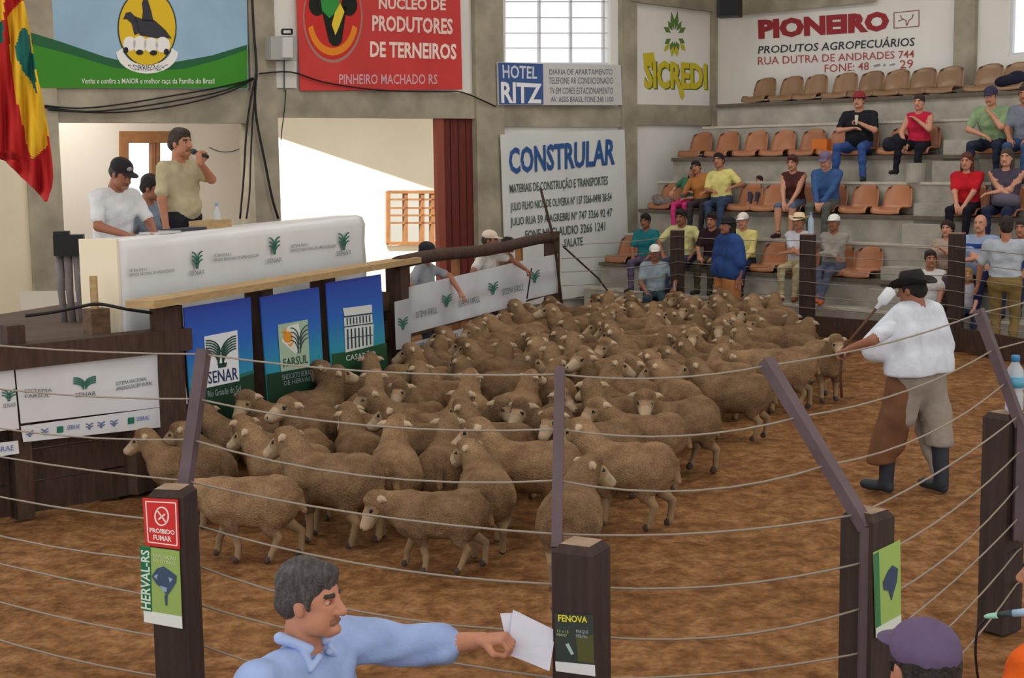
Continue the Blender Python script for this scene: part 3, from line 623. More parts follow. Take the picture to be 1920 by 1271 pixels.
# translucent white banner hung along the far part
M_tr = mat('translucent_vinyl', (236, 238, 242), .4, trans=.62, var=.03)
LG = C((52, 110, 92)); LT = C((96, 104, 112))
r = thing('banner', 'white translucent sponsor banner glowing on the far pen fence', 'banner', PF.hit(880, 620), 'white sponsor banners')
slab('sheet', PF, [(767, 538), (987, 487), (987, 568), (768, 626)], .004, M_tr, r, .04)
slab('end_panel', PF, [(987, 487), (1046, 476), (1046, 549), (987, 562)], .004, M_tr, r, .046)
slab('corner_panel', PF, [(740, 566), (769, 559), (771, 652), (743, 656)], .004, M_tr, r, .052)
for x, y in ((838, 563), (925, 540), (1003, 518), (756, 606)): vlogo(PF, x - 9, y - 10, x + 9, y + 12, LG, r, 3, 2.2, .058, -.2)
for x, y in ((800, 583), (880, 562), (962, 540)): text(PF, [(x - 20, y + 2), (x + 20, y - 8), (x + 20, y + 4), (x - 20, y + 14)], 'SISTEMA FARSUL', LT, r, .050)
r = thing('banner', 'narrow white sponsor strip below the glowing banner', 'banner', PF.hit(880, 640), 'white sponsor banners')
slab('sheet', PF, [(772, 643), (986, 582), (987, 596), (780, 662)], .004, M_tr, r, .04)
text(PF, [(782, 645), (975, 591), (975, 598), (783, 653)], 'SENAR  FARSUL  HERVAL  SINDICATO', C((92, 108, 140)), r, .046)
# ---------------------------------------------------------------- near left fence
J = PF.hit(345, 620)[:2]; P0 = Plane(J, nA)
r = thing('pen_fence', 'dark plank fence with a heavy top beam under the left white banner', 'fence', (*P0.hit(150, 900)[:2], 0))
def p0(px, off=0.0): return P0.hit(px, 700, off)[:2]
zt = float(P0.hit(200, 628)[2])
a, b = p0(-60), p0(352); MB().beam((*a, zt - .09), (*b, zt - .09), .2, .18).build('top_beam', M_wood, r)
for px in (28, 340, -50):
    q = p0(px, -.06); hh = zt + (.14 if px == 28 else -.02); MB().box((*q, hh / 2), (.14, .14, hh), math.atan2(dA[1], dA[0])).build('post', M_wood, r)
for z in (.13, .38, .63, .88):
    a, b = p0(-60, -.13), p0(335, -.13); MB().beam((*a, z), (*b, z), .04, .235).build('board', M_wood, r)
q = p0(186, -.25); MB().box((*q, zt / 2 + .05), (.16, .16, zt + .28), math.atan2(dA[1], dA[0])).build('gate_post', M_woodb, r)
M_vin = mat('white_vinyl', (216, 216, 220), .35, var=.04, vs=2)
r = thing('banner', 'long white sponsor banner with a feather emblem on the left fence', 'banner', P0.hit(190, 790), 'white sponsor banners')
slab('sheet', P0, [(27, 676), (341, 643), (352, 757), (39, 794)], .004, M_vin, r, .04, (16, 5), .006)
vlogo(P0, 138, 707, 180, 730, LG, r, 4, 2.6, .052, -.06)
text(P0, [(142, 737), (180, 733), (180, 741), (142, 745)], 'SENAR', C((90, 96, 110)), r, .052)
text(P0, [(46, 730), (98, 728), (98, 744), (47, 746)], 'SISTEMA\nFARSUL', C((96, 98, 108)), r, .052)
text(P0, [(217, 716), (286, 704), (286, 721), (218, 733)], 'SISTEMA NACIONAL\nAPRENDIZAGEM RURAL', C((84, 88, 104)), r, .052)
text(P0, [(306, 706), (346, 700), (346, 714), (306, 720)], 'SENAR RS', C((110, 112, 122)), r, .052)
r = thing('banner', 'low white sponsor strip with small blue and green logos on the left fence', 'banner', P0.hit(190, 820), 'white sponsor banners')
slab('sheet', P0, [(39, 799), (345, 758), (347, 796), (44, 829)], .004, M_vin, r, .04)
for i, x in enumerate((56, 84, 113, 138, 168, 190, 214, 246, 268)):
    y = 815 - (x - 40) * .125
    if i in (2, 7): inkpoly('square_logo', P0, [rect(x - 6, y - 6, x + 6, y + 6, -.12)], C((34, 110, 92)), r, .046)
    elif i in (3, 8): text(P0, rect(x - 12, y - 5, x + 12, y + 3, -.12), 'SEBRAE', C((70, 100, 170)), r, .046)
    else: vlogo(P0, x - 7, y - 5, x + 7, y + 6, C((96, 112, 150)), r, 2, 2.0, .046, -.12)
r = thing('banner', 'cut-off white sponsor banner at the left edge of the fence', 'banner', P0.hit(0, 800), 'white sponsor banners')
slab('sheet', P0, [(-70, 690), (25, 682), (36, 804), (-66, 816)], .004, M_vin, r, .05)
slab('lower_strip', P0, [(-66, 838), (34, 826), (36, 850), (-66, 866)], .004, M_vin, r, .05)
vlogo(P0, 4, 730, 30, 752, LG, r, 3, 2.4, .056, -.06)
text(P0, [(6, 757), (30, 754), (30, 762), (6, 765)], 'SENAR', C((130, 134, 140)), r, .056)
text(P0, [(-20, 840), (26, 834), (26, 844), (-20, 850)], 'SEBRAE', C((92, 120, 180)), r, .056)
cable('dark rope strung along the top of the left fence', [P0.hit(x, y, o) for x, y, o in ((48, 592, .05), (100, 585, 0), (150, 575, -.1), (186, 570, -.1), (240, 580, 0), (310, 590, 0))], .014)
# ---------------------------------------------------------------- platform and auction desk
PLZ = 1.2
pp = [pf(230, -.22), pf(1000, -.22) * 0 + (FA + dF * 5.4 - nF * .22), FA + dF * 5.4 - nF * 3.6, FA - dF * .2 - nF * 5.0, FA - dF * 1.0 - nF * 3.5]
st('floor_platform', 'raised wooden platform behind the pen', MB().prism([FA + dF * .2 - nF * .25, FA + dF * 5.3 - nF * .25, FA + dF * 5.3 - nF * 3.2, FA + dF * .2 - nF * 3.2], .02, PLZ), mat('platform_boards', (84, 66, 54), .85, var=.2, vs=3))
PD = Plane(FA - nF * .42, nF)
a, b = PD.hit(224, 448), PD.hit(682, 403)
ztop = float((a[2] + b[2]) / 2)
r = thing('auction_desk', 'long desk wrapped in white sponsor vinyl on the platform', 'desk', (*a[:2], PLZ))
M_dv = mat('desk_vinyl', (222, 224, 226), .3, var=.03, vs=2, bump=.12, bs=5)
nn = 40; V = []; Fc = []
prof = [(0, PLZ + .001), (.012, PLZ + .3), (.0, PLZ + .6), (.01, ztop - .1), (-.02, ztop - .02), (-.07, ztop), (-.34, ztop - .005), (-.36, ztop - .05), (-.36, PLZ + .001)]
for i in range(nn + 1):
    t = i / nn; base = a[:2] + (b[:2] - a[:2]) * t; zz = a[2] + (b[2] - a[2]) * t - ztop
    for j, (o, z) in enumerate(prof):
        wob = .008 * math.sin(t * 31 + j) + .006 * math.sin(t * 57 + 2 * j) if 0 < j < 6 else 0
        q = base + nF * (o + wob); V.append((q[0], q[1], z + (zz if j > 2 and j < 8 else 0)))
k = len(prof)
for i in range(nn):
    for j in range(k - 1): Fc.append((i * k + j, (i + 1) * k + j, (i + 1) * k + j + 1, i * k + j + 1))
Fc += [tuple(range(k)), tuple(nn * k + j for j in range(k))[::-1]]
mb = MB(); mb.add(V, Fc); mb.build('vinyl_cover', M_dv, r, True)
q0 = a[:2] - dF * .03 - nF * .18
MB().box((*q0, (PLZ + a[2]) / 2), (.03, .36, a[2] - PLZ), rzF).build('end_panel', mat('cream_panel', (236, 226, 200), .6), r)
for x, y in ((370, 490), (515, 463), (645, 457 - 2)): vlogo(PD, x - 10, y - 18, x + 10, y + 14, LG, r, 3, 2.6, .03, -.1)
for x, y, t in ((370, 507, 'SENAR'), (515, 484, 'SENAR'), (645, 470, 'SENAR')): text(PD, [(x - 14, y + 1), (x + 14, y - 2), (x + 14, y + 7), (x - 14, y + 10)], t, C((130, 138, 140)), r, .03)
for x, y in ((285, 508), (443, 480), (588, 462)): text(PD, [(x - 42, y - 3), (x + 42, y - 12), (x + 42, y + 3), (x - 42, y + 12)], 'SISTEMA FARSUL\nSERVIÇO NACIONAL DE APRENDIZAGEM', C((112, 116, 124)), r, .03)
# ================================================================= ring: posts, leaning bars, wires
WH = [1.80, 1.60, 1.42, 1.24, 1.05, .86, .67, .48, .29]
def ringpost(label, px, py, h, w, th, lean, barh=1.82, barw=.055):
    q = G(px, py, h); phi = math.atan2(q[0], q[1]); rz = -phi - math.radians(th)
    r = thing('fence_post', label, 'fence post', (q[0], q[1], 0), 'front ring posts')
    mb = MB(); ca = .022
    prof = [(w, 0), (w, h - .03), (w - ca * 2, h)]
    V = []
    for s, z in prof:
        for x, y in ((-1, -1), (1, -1), (1, 1), (-1, 1)):
            lx, ly = x * s / 2, y * s / 2; V.append((q[0] + math.cos(rz) * lx - math.sin(rz) * ly, q[1] + math.sin(rz) * lx + math.cos(rz) * ly, z))
    F_ = [(3, 2, 1, 0)] + [(4 * k + i, 4 * k + (i + 1) % 4, 4 * k + 4 + (i + 1) % 4, 4 * k + 4 + i) for k in range(2) for i in range(4)]
    mb.add(V, F_); mb.add(V[8:12], [(0, 1, 2, 3)], 1); mb.build('timber', [M_post, M_ptop], r, fix=False)
    b0 = np.array([q[0] + lean[2], q[1] + lean[3], .55]); b1 = np.array([q[0] + lean[2], q[1] + lean[3], h - .06]); b2 = b1 + np.array([lean[0], lean[1], barh - h + .06])
    m2 = MB(); m2.beam(b0, b1 + np.array([0, 0, .01]), barw, .05); m2.beam(b1, b2, barw, .05); m2.build('steel_bar', M_bar2, r)
    for z in (h - .3, h - .7): MB().tube([(q[0] + lean[2] * .55, q[1] + lean[3] * .55, z), (q[0] + lean[2] * 1.2, q[1] + lean[3] * 1.2, z)], .012, 6).build('bolt', M_steel, r)
    return r, (q, h, b0, b1, b2, rz, w)
M_post = mat('post_timber', (58, 44, 40), .8, var=.28, vs=4, bump=.35, bs=16, stretch=(8, 8, .7)); M_ptop = mat('post_top', (150, 128, 108), .9, var=.2, vs=12)
M_bar2 = mat('bar_steel', (88, 72, 78), .55, var=.15, vs=8)
pL, iL = ringpost('dark ring post carrying the red no-smoking sign', 323, 912, 1.25, .165, 24, (.07, .22, .02, .14))
pM, iM = ringpost('dark ring post in the front centre with a small poster', 1090, 1015, 1.25, .165, 25, (.035, .5, -.09, .11), barw=.042)
pR, iR = ringpost('dark ring post with a strongly leaning bar beside the purple cap', 1627, 955, 1.25, .155, 33, (-.34, .42, -.02, -.10 + .03))
pQ, iQ = ringpost('thick dark ring post at the right edge below the water bottle', 1885, 772, 1.25, .17, 35, (-.20, .16, .05, -.11))
def wpt(info, z):
    q, h, b0, b1, b2, rz, w = info
    if z <= b1[2]: return np.array([b1[0], b1[1], z])
    t = (z - b1[2]) / (b2[2] - b1[2]); return b1 + (b2 - b1) * t
ords = ['topmost', 'second', 'third', 'fourth', 'fifth', 'sixth', 'seventh', 'eighth', 'lowest']
for k, z in enumerate(WH):
    nodes = [np.array([-3.7, 8.0, z])] + [wpt(i_, z) for i_ in (iL, iM, iR, iQ)] + [np.array([5.2, 11.6, z])]
    P = []
    for a, b in zip(nodes, nodes[1:]):
        for t in np.linspace(0, 1, 9)[:-1]:
            P.append(a + (b - a) * t - np.array([0, 0, (.035 + .02 * ((k * 7) % 3)) * 4 * t * (1 - t)]))
    P.append(nodes[-1])
    tag(MB().tube(P, .0046, 6).build('fence_wire', M_wire, smooth=True), '%s steel wire strand of the front ring fence' % ords[k], 'wire', 'front ring wires')
# far posts and plinth
far = [np.array([.62, 20.95]), G(1270, 432, 1.5)[:2], G(1515, 440, 1.5)[:2], G(1795, 438, 1.58)[:2], np.array([7.15, 16.2])]
labs = {1: 'dark square ring post in front of the yellow-shirted man', 2: 'dark square ring post between the straw hat and the white cap', 3: 'dark square ring post behind the black hat'}
for i in (1, 2, 3):
    q = far[i]; h = 1.5 if i < 3 else 1.58
    r = thing('fence_post', labs[i], 'fence post', (*q, 0), 'far ring posts')
    MB().box((*q, h / 2), (.2, .16, h), -.3 if i < 2 else -.5).build('timber', M_post, r)
    MB().box((*q, h + .006), (.2, .16, .012), -.3 if i < 2 else -.5).build('pale_top', M_ptop, r)
for i in range(1, 5):
    a, b = far[i - 1], far[i]; d = (b - a) / np.linalg.norm(b - a); a2, b2 = a + d * .13, b - d * .13
    tag(MB().beam((*a2, .16), (*b2, .16), .06, .30).build('kick_board', M_wood), ['dark kick board at the back of the ring below the cane', 'dark kick board at the back of the ring below the blue poncho', 'dark kick board at the back of the ring behind the lone sheep', 'dark kick board at the right of the ring behind the handler'][i - 1], 'board', 'kick boards around the ring')
for k, z in enumerate((1.42, 1.22, 1.02, .82, .62, .44)):
    P = []
    for a, b in zip(far[:-1], far[1:]):
        d = (b - a) / np.linalg.norm(b - a); n_ = np.array([d[1], -d[0]]) * .11
        if n_[1] > 0: n_ = -n_
        for t in np.linspace(.02, .98, 6): P.append(np.array([*(a + (b - a) * t + n_), z - .03 * 4 * t * (1 - t)]))
    tag(MB().tube(P, .006, 5).build('fence_wire', M_wire, smooth=True), '%s steel wire strand of the far ring fence' % ords[k], 'wire', 'far ring wires')
# ---------------------------------------------------------------- signs on the front posts
def postface(info, side=0):
    q, h, b0, b1, b2, rz, w = info; n = np.array([math.sin(rz), -math.cos(rz)]) if side == 0 else np.array([math.cos(rz), math.sin(rz)])
    return Plane(q[:2] + n * w / 2, n)
PL_ = postface(iL)
r = thing('sign', 'red no-smoking sign on the left ring post', 'sign', PL_.hit(303, 1030), 'signs on the ring posts')
slab('plate', PL_, [(267, 934), (333, 937), (337, 1030), (273, 1022)], .006, C((206, 40, 40), .4), r, .012)
RW = C((240, 224, 220)); bb = [(273, 940), (329, 943), (332, 1023), (278, 1016), (273, 940)]
inkpoly('white_border', PL_, strokes(bb, 2), RW, r, .0135)
inkpoly('prohibition_ring', PL_, strokes(ell(303, 968, 12.5, 17, 20) + [ell(303, 968, 12.5, 17, 20)[0]], 2.6) + strokes([(294, 956), (312, 981)], 2.4) + strokes([(297, 974), (309, 964)], 3), RW, r, .0135)
text(PL_, [(280, 989), (327, 994), (328, 1003), (281, 998)], 'PROIBIDO', RW, r, .0135, .03)
text(PL_, [(287, 1002), (321, 1006), (322, 1016), (288, 1012)], 'FUMAR', RW, r, .0135, .03)
r = thing('poster', 'green poster with a blue state map below the no-smoking sign', 'poster', PL_.hit(303, 1178), 'signs on the ring posts')
slab('sheet', PL_, [(262, 1023), (336, 1033), (342, 1179), (270, 1166)], .003, C((150, 178, 96), .5), r, .009)
inkpoly('dark_green_band', PL_, [[(262, 1023), (282, 1026), (285, 1148), (268, 1145)]], C((34, 112, 74)), r, .0105)
inkpoly('white_foot', PL_, [[(269, 1144), (341, 1156), (342, 1179), (270, 1166)]], C((226, 230, 226)), r, .0105)
text(PL_, [(278, 1026), (282, 1142), (271, 1140), (267, 1024)][1:2] + [(281, 1027)] * 0 + [], '', RW, r) if False else None
v, f = textmesh('HERVAL-RS', .02); q = [np.array(p, float) for p in ((264, 1140), (264, 1030), (280, 1032), (283, 1144))]
mesh('lettering', [PL_.hit(*((q[3] * (1 - x) + q[2] * x) * (1 - y) + (q[0] * (1 - x) + q[1] * x) * y), .012) for x, y in v], f, C((214, 228, 214)), r)['kind'] = 'stuff'
inkpoly('blue_state_map', PL_, [[(284, 1080), (294, 1066), (306, 1062), (318, 1070), (331, 1080), (330, 1092), (320, 1108), (312, 1118), (306, 1104), (294, 1096)], [(308, 1116), (314, 1116), (313, 1136), (310, 1134)]], C((64, 84, 110)), r, .012)
inkpoly('map_highlights', PL_, [[(300, 1098), (313, 1102), (312, 1110), (304, 1107)], [(288, 1080), (296, 1076), (294, 1086)], [(316, 1082), (324, 1086), (318, 1092)]], C((150, 168, 196)), r, .0135)
text(PL_, [(287, 1036), (330, 1043), (330, 1060), (288, 1052)], 'EXPOSIÇÃO\nDE OVINOS', C((214, 222, 190)), r, .012)
PM_ = postface(iM)
r = thing('poster', 'dark poster with yellow heading on the front centre post', 'poster', PM_.hit(1077, 1267), 'signs on the ring posts')
slab('sheet', PM_, [(1040, 1150), (1112, 1153), (1116, 1268), (1042, 1258)], .003, C((52, 62, 56), .4), r, .009)
inkpoly('photo_glow', PM_, [[(1080, 1196), (1112, 1190), (1114, 1244), (1084, 1240)]], C((86, 84, 46)), r, .0105)
inkpoly('white_foot', PM_, [[(1041, 1240), (1115, 1247), (1116, 1268), (1042, 1258)]], C((222, 226, 228)), r, .012)
text(PM_, [(1046, 1152), (1101, 1156), (1101, 1168), (1047, 1165)], 'FENOVA', C((232, 222, 60)), r, .012, .02)
text(PM_, [(1044, 1180), (1066, 1182), (1066, 1194), (1044, 1192)], '13 a 15\nMAIO', C((190, 196, 150)), r, .012)
text(PM_, [(1080, 1180), (1103, 1182), (1103, 1197), (1080, 1195)], 'PARQUE\nHERVAL', C((176, 186, 190)), r, .012)
inkpoly('pale_streak', PM_, [[(1060, 1208), (1066, 1206), (1076, 1226), (1071, 1228)]], C((170, 190, 190)), r, .012)
PR_ = postface(iR, 1)
r = thing('poster', 'green poster with a blue map on the side of the post by the purple cap', 'poster', PR_.hit(1660, 1190), 'signs on the ring posts')
slab('sheet', PR_, [(1638, 1036), (1688, 1012), (1690, 1170), (1643, 1196)], .003, C((150, 180, 96), .5), r, .009)
inkpoly('dark_green_band', PR_, [[(1638, 1040), (1648, 1034), (1652, 1178), (1643, 1183)]], C((60, 120, 80)), r, .0105)
inkpoly('blue_state_map', PR_, [[(1656, 1092), (1666, 1070), (1674, 1060), (1684, 1066), (1682, 1090), (1676, 1110), (1672, 1126), (1667, 1108), (1658, 1106)]], C((60, 72, 100)), r, .012)
inkpoly('white_foot', PR_, [[(1643, 1178), (1690, 1152), (1690, 1170), (1643, 1196)]], C((206, 214, 206)), r, .012)
# water bottle on the right post
q = iQ[0]; bx, by = q[0] + .055, q[1] + .02
r = thing('water_bottle', 'clear water bottle with blue cap and label on the right edge post', 'bottle', (bx, by, 1.25))
def clear(c, a=.5):
    k = 'clear_%s' % (c,)
    if k in _M: return _M[k]
    g = bpy.data.materials.new('clear_plastic'); g.use_nodes = True; nt = g.node_tree; N = nt.nodes; b = N['Principled BSDF']
    b.inputs['Base Color'].default_value = rgb(c); b.inputs['Roughness'].default_value = .1; t = N.new('ShaderNodeBsdfTransparent'); mx = N.new('ShaderNodeMixShader'); mx.inputs[0].default_value = a
    nt.links.new(t.outputs[0], mx.inputs[1]); nt.links.new(b.outputs[0], mx.inputs[2]); nt.links.new(mx.outputs[0], N['Material Output'].inputs[0]); _M[k] = g; return g
MB().lathe((bx, by, 1.251), [(.045, 0), (.05, .012), (.05, .10), (.046, .115), (.05, .13), (.05, .20), (.044, .235), (.022, .27), (.019, .285)], 20).build('body', clear((214, 226, 236), .45), r, True)
MB().lathe((bx, by, 1.251 + .135), [(.0505, 0), (.0505, .06)], 20).build('label_band', C((86, 160, 190), .4), r, True)
MB().lathe((bx, by, 1.251 + .28), [(.024, 0), (.024, .03), (.021, .034)], 16).build('cap', C((60, 130, 180), .4), r, True)
q = far[2]
r = thing('water_bottle', 'small clear water bottle on the ring post beside the straw hat', 'bottle', (q[0], q[1], 1.512))
MB().lathe((q[0] + .04, q[1], 1.513), [(.040, 0), (.044, .02), (.044, .20), (.018, .26), (.016, .28)], 14).build('body', clear((196, 214, 236), .6), r, True)
MB().lathe((q[0] + .04, q[1], 1.513 + .28), [(.020, 0), (.020, .03)], 12).build('cap', C((120, 150, 200), .4), r, True)
# ================================================================= stadium seats
M_seat = mat('seat_shell', (168, 112, 78), .3, var=.08, vs=4, rnd=.12, spec=.5)
M_seatb = mat('seat_shell_brown', (136, 104, 74), .32, var=.08, vs=4, rnd=.12, spec=.5)
def seatmesh(name, m):
    prof = [(-.02, -.03), (-.015, .0), (.03, .035), (.12, .028), (.24, .02), (.33, .03), (.38, .09), (.405, .19), (.43, .30), (.44, .37), (.455, .385)]
    nw = 10; V = []; Fc = []
    for lay, o in ((0, 0.0), (1, -.016)):
        for j, (y, z) in enumerate(prof):
            jj = j / (len(prof) - 1); hw = .235 if jj < .55 else .235 - .07 * ((jj - .55) / .45) ** 2.2
            for i in range(nw + 1):
                u = -1 + 2 * i / nw; curl = .045 * abs(u) ** 3
                zz, yy = z, y
                if j <= 5: zz += curl * (.4 + .6 * min(1, j / 3))
                else: yy -= curl * 1.4; zz -= .06 * abs(u) ** 4 * max(0, (jj - .7) / .3)
                V.append((u * hw * 1.1, yy + (o * .6 if j > 5 else 0) * -1, (zz + (o if j <= 5 else 0)) * 1.06))
    n1 = len(prof) * (nw + 1)
    for j in range(len(prof) - 1):
        for i in range(nw):
            a = j * (nw + 1) + i; Fc += [(a, a + 1, a + nw + 2, a + nw + 1), (a + n1 + nw + 1, a + n1 + nw + 2, a + n1 + 1, a + n1)]
    per = [i for i in range(nw)] + [j * (nw + 1) + nw for j in range(len(prof) - 1)] + [(len(prof) - 1) * (nw + 1) + nw - i for i in range(nw)] + [(len(prof) - 1 - j) * (nw + 1) for j in range(len(prof) - 1)]
    for a, b in zip(per, per[1:] + per[:1]): Fc.append((a, b, b + n1, a + n1))
    me = bpy.data.meshes.new(name); me.from_pydata(V, [], Fc); me.materials.append(m); bm = bmesh.new(); bm.from_mesh(me); bmesh.ops.recalc_face_normals(bm, faces=bm.faces); bm.to_mesh(me); bm.free()
    me.polygons.foreach_set('use_smooth', [True] * len(me.polygons)); me.update(); return me
SEAT_A, SEAT_B = seatmesh('shell', M_seat), seatmesh('shell', M_seatb)
BR = bpy.data.meshes.new('bracket'); _b = MB(); _b.box((0, .12, -.028), (.30, .05, .03)); _b.box((0, .28, -.028), (.30, .05, .03)); BR.from_pydata(_b.v, [], _b.f); BR.materials.append(M_steel)
rzS = math.atan2(dA[1], dA[0]) - math.pi / 2     # seat local +y points to the stand's back
rown = ['lowest', 'second', 'third', 'top']
seatpx = [[1165, 1440, 1500, 1566, 1618, 1782, 1842, 1918], [1246, 1395, 1440, 1490, 1552, 1610, 1672, 1815, 1888], [1302, 1352, 1405, 1456, 1511, 1566, 1610, 1680, 1724, 1862, 1915], [1421, 1471, 1516, 1571, 1620, 1667, 1716, 1766, 1839, 1892]]
seatlab = [['yellow-brown bucket seat at the left end of the lowest row', 'empty bucket seat left of the straw hat man', 'bucket seat under the man in the straw hat', 'bucket seat under the man with orange boots', 'empty bucket seat at the aisle end of the lowest row', 'bucket seat under the woman with dark curly hair', 'bucket seat under the balding man in the striped polo', 'bucket seat at the right edge of the lowest row'],
 ['orange-brown bucket seat at the left end of the second row by the wall', 'empty bucket seat in the second row beside the man in yellow', 'empty bucket seat between the small child and the woman in brown', 'bucket seat under the woman in the brown top', 'bucket seat under the man in the denim shirt', 'empty bucket seat right of the denim shirt man', 'empty bucket seat at the aisle end of the second row', 'bucket seat under the woman in the red T-shirt', 'bucket seat under the woman with folded arms'],
 ['first bucket seat from the left in the third row', 'second bucket seat from the left in the third row', 'third bucket seat from the left in the third row', 'fourth bucket seat from the left in the third row', 'bucket seat next to the orange box', 'bucket seat just left of the man in black', 'bucket seat under the man in the black shirt', 'bucket seat with dark bags in the third row', 'bucket seat under the woman in the red vest', 'bucket seat under the man in green', 'bucket seat at the right edge of the third row'],
 [w_ + ' bucket seat from the left in the top row' for w_ in ('first', 'second', 'third', 'fourth', 'fifth', 'sixth', 'seventh', 'eighth')] + ['bucket seat right of the column in the top row', 'bucket seat heaped with dark clothes in the top row']]
SEATS = {}
def bucket(r_, px, lab, z=None):
    s = srow(r_, px, -.12); p = prow(r_, s, -.03); zz = RH[r_] + .055
    t = tag(bpy.data.objects.new('stadium_seat', None), lab, 'seat', 'bucket seats in the %s row' % rown[r_]); COL.objects.link(t)
    t.matrix_basis = Matrix.Translation((p[0], p[1], zz)) @ Matrix.Rotation(rzS, 4, 'Z')
    for nm, me in (('shell', SEAT_B if r_ == 3 else SEAT_A), ('bracket', BR)):
        c = bpy.data.objects.new(nm, me); COL.objects.link(c); c.parent = t
    SEATS[(r_, px)] = (p, zz)
for r_ in range(4):
    for px, lab in zip(seatpx[r_], seatlab[r_]): bucket(r_, px, lab)
# ================================================================= smooth solid modelling (distance fields -> one continuous mesh)
def P3(*a): return np.array(a, dtype=np.float32)
def rc(a, b, ra, rb, m=0, k=.03, s=(1, 1, 1)): return dict(t='rc', a=P3(*a), b=P3(*b), ra=ra, rb=rb, m=m, k=k)
def el(c, r, m=0, k=.03, R=None, cut=False): return dict(t='el', c=P3(*c), r=P3(*r), m=m, k=k, R=R, cut=cut)
def pdist(p, q):
    if p['t'] == 'rc':
        ba = p['b'] - p['a']; pa = q - p['a']; h = np.clip((pa @ ba) / (ba @ ba + 1e-9), 0, 1)
        return np.sqrt(((pa - h[..., None] * ba) ** 2).sum(-1)) - (p['ra'] + (p['rb'] - p['ra']) * h)
    d = q - p['c']
    if p['R'] is not None: d = d @ np.asarray(p['R'], dtype=np.float32)
    n = np.sqrt(((d / p['r']) ** 2).sum(-1)); n2 = np.sqrt(((d / (p['r'] ** 2)) ** 2).sum(-1))
    return np.where(n2 > 1e-6, n * (n - 1) / np.maximum(n2, 1e-6), -p['r'].min())
def pbox(p):
    if p['t'] == 'rc':
        r = max(p['ra'], p['rb']); return np.minimum(p['a'], p['b']) - r, np.maximum(p['a'], p['b']) + r
    r = p['r'].max() if p['R'] is not None else p['r']; return p['c'] - r, p['c'] + r
def solid(prims, h):
    lo = np.min([pbox(p)[0] for p in prims if not p.get('cut')], 0) - 3 * h; hi = np.max([pbox(p)[1] for p in prims if not p.get('cut')], 0) + 3 * h
    n = np.ceil((hi - lo) / h).astype(int) + 1
    f = np.full(n, .5, dtype=np.float32)
    ax = [lo[i] + h * np.arange(n[i], dtype=np.float32) for i in range(3)]
    for p in prims:
        b0, b1 = pbox(p); pad = p['k'] + 3 * h
        i0 = np.maximum(((b0 - pad - lo) / h).astype(int), 0); i1 = np.minimum(((b1 + pad - lo) / h).astype(int) + 2, n)
        if (i1 <= i0).any(): continue
        sl = tuple(slice(a, b) for a, b in zip(i0, i1))
        q = np.stack(np.meshgrid(ax[0][sl[0]], ax[1][sl[1]], ax[2][sl[2]], indexing='ij'), -1)
        d = pdist(p, q); o = f[sl]; k = max(p['k'], 1e-4)
        if p.get('cut'):
            d = -d; hh = np.clip(.5 + .5 * (d - o) / k, 0, 1); f[sl] = o * (1 - hh) + d * hh + k * hh * (1 - hh)
        else:
            hh = np.clip(.5 + .5 * (o - d) / k, 0, 1); f[sl] = o * (1 - hh) + d * hh - k * hh * (1 - hh)
    # surface nets
    s = f < 0
    c = np.zeros(np.array(n) - 1, dtype=np.int8)
    for a in (0, 1):
        for b in (0, 1):
            for e in (0, 1): c += s[a:n[0] - 1 + a, b:n[1] - 1 + b, e:n[2] - 1 + e]
    act = (c > 0) & (c < 8); idx = np.full(act.shape, -1, dtype=np.int64); I = np.argwhere(act); idx[act] = np.arange(len(I))
    acc = np.zeros((len(I), 3), dtype=np.float64); cnt = np.zeros(len(I))
    cor = [(a, b, e) for a in (0, 1) for b in (0, 1) for e in (0, 1)]
    for u in cor:
        for ax_ in range(3):
            if u[ax_]: continue
            w_ = list(u); w_[ax_] = 1
            fu = f[I[:, 0] + u[0], I[:, 1] + u[1], I[:, 2] + u[2]]; fw = f[I[:, 0] + w_[0], I[:, 1] + w_[1], I[:, 2] + w_[2]]
            mk = (fu < 0) != (fw < 0); t = np.where(mk, fu / np.where(mk, fu - fw, 1), 0)
            p = np.array(u, float)[None, :].repeat(len(I), 0); p[:, ax_] = t
            acc[mk] += p[mk]; cnt[mk] += 1
    V = lo + h * (I + acc / cnt[:, None])
    Fs = []
    for ax_ in range(3):
        o1, o2 = [i for i in range(3) if i != ax_]
        sa = [slice(None)] * 3; sb = [slice(None)] * 3; sa[ax_] = slice(0, -1); sb[ax_] = slice(1, None)
        ch = s[tuple(sa)] != s[tuple(sb)]; E_ = np.argwhere(ch)
        E_ = E_[(E_[:, o1] > 0) & (E_[:, o2] > 0) & (E_[:, o1] < n[o1] - 1) & (E_[:, o2] < n[o2] - 1)]
        def ci(d1, d2):
            q = E_.copy(); q[:, o1] -= d1; q[:, o2] -= d2; return idx[q[:, 0], q[:, 1], q[:, 2]]
        quad = np.stack([ci(1, 1), ci(0, 1), ci(0, 0), ci(1, 0)], 1)
        flip = s[E_[:, 0], E_[:, 1], E_[:, 2]] ^ (ax_ == 1)
        quad[~flip] = quad[~flip][:, ::-1]; Fs.append(quad)
    Fq = np.concatenate(Fs); ctr = V[Fq].mean(1).astype(np.float32)
    best = np.full(len(Fq), 1e9, dtype=np.float32); mi = np.zeros(len(Fq), dtype=np.int32)
    for p in prims:
        if p.get('cut') or p['m'] is None: continue
        d = pdist(p, ctr) - p.get('bias', 0.0); w_ = d < best; best[w_] = d[w_]; mi[w_] = p['m']
    return V, Fq, mi
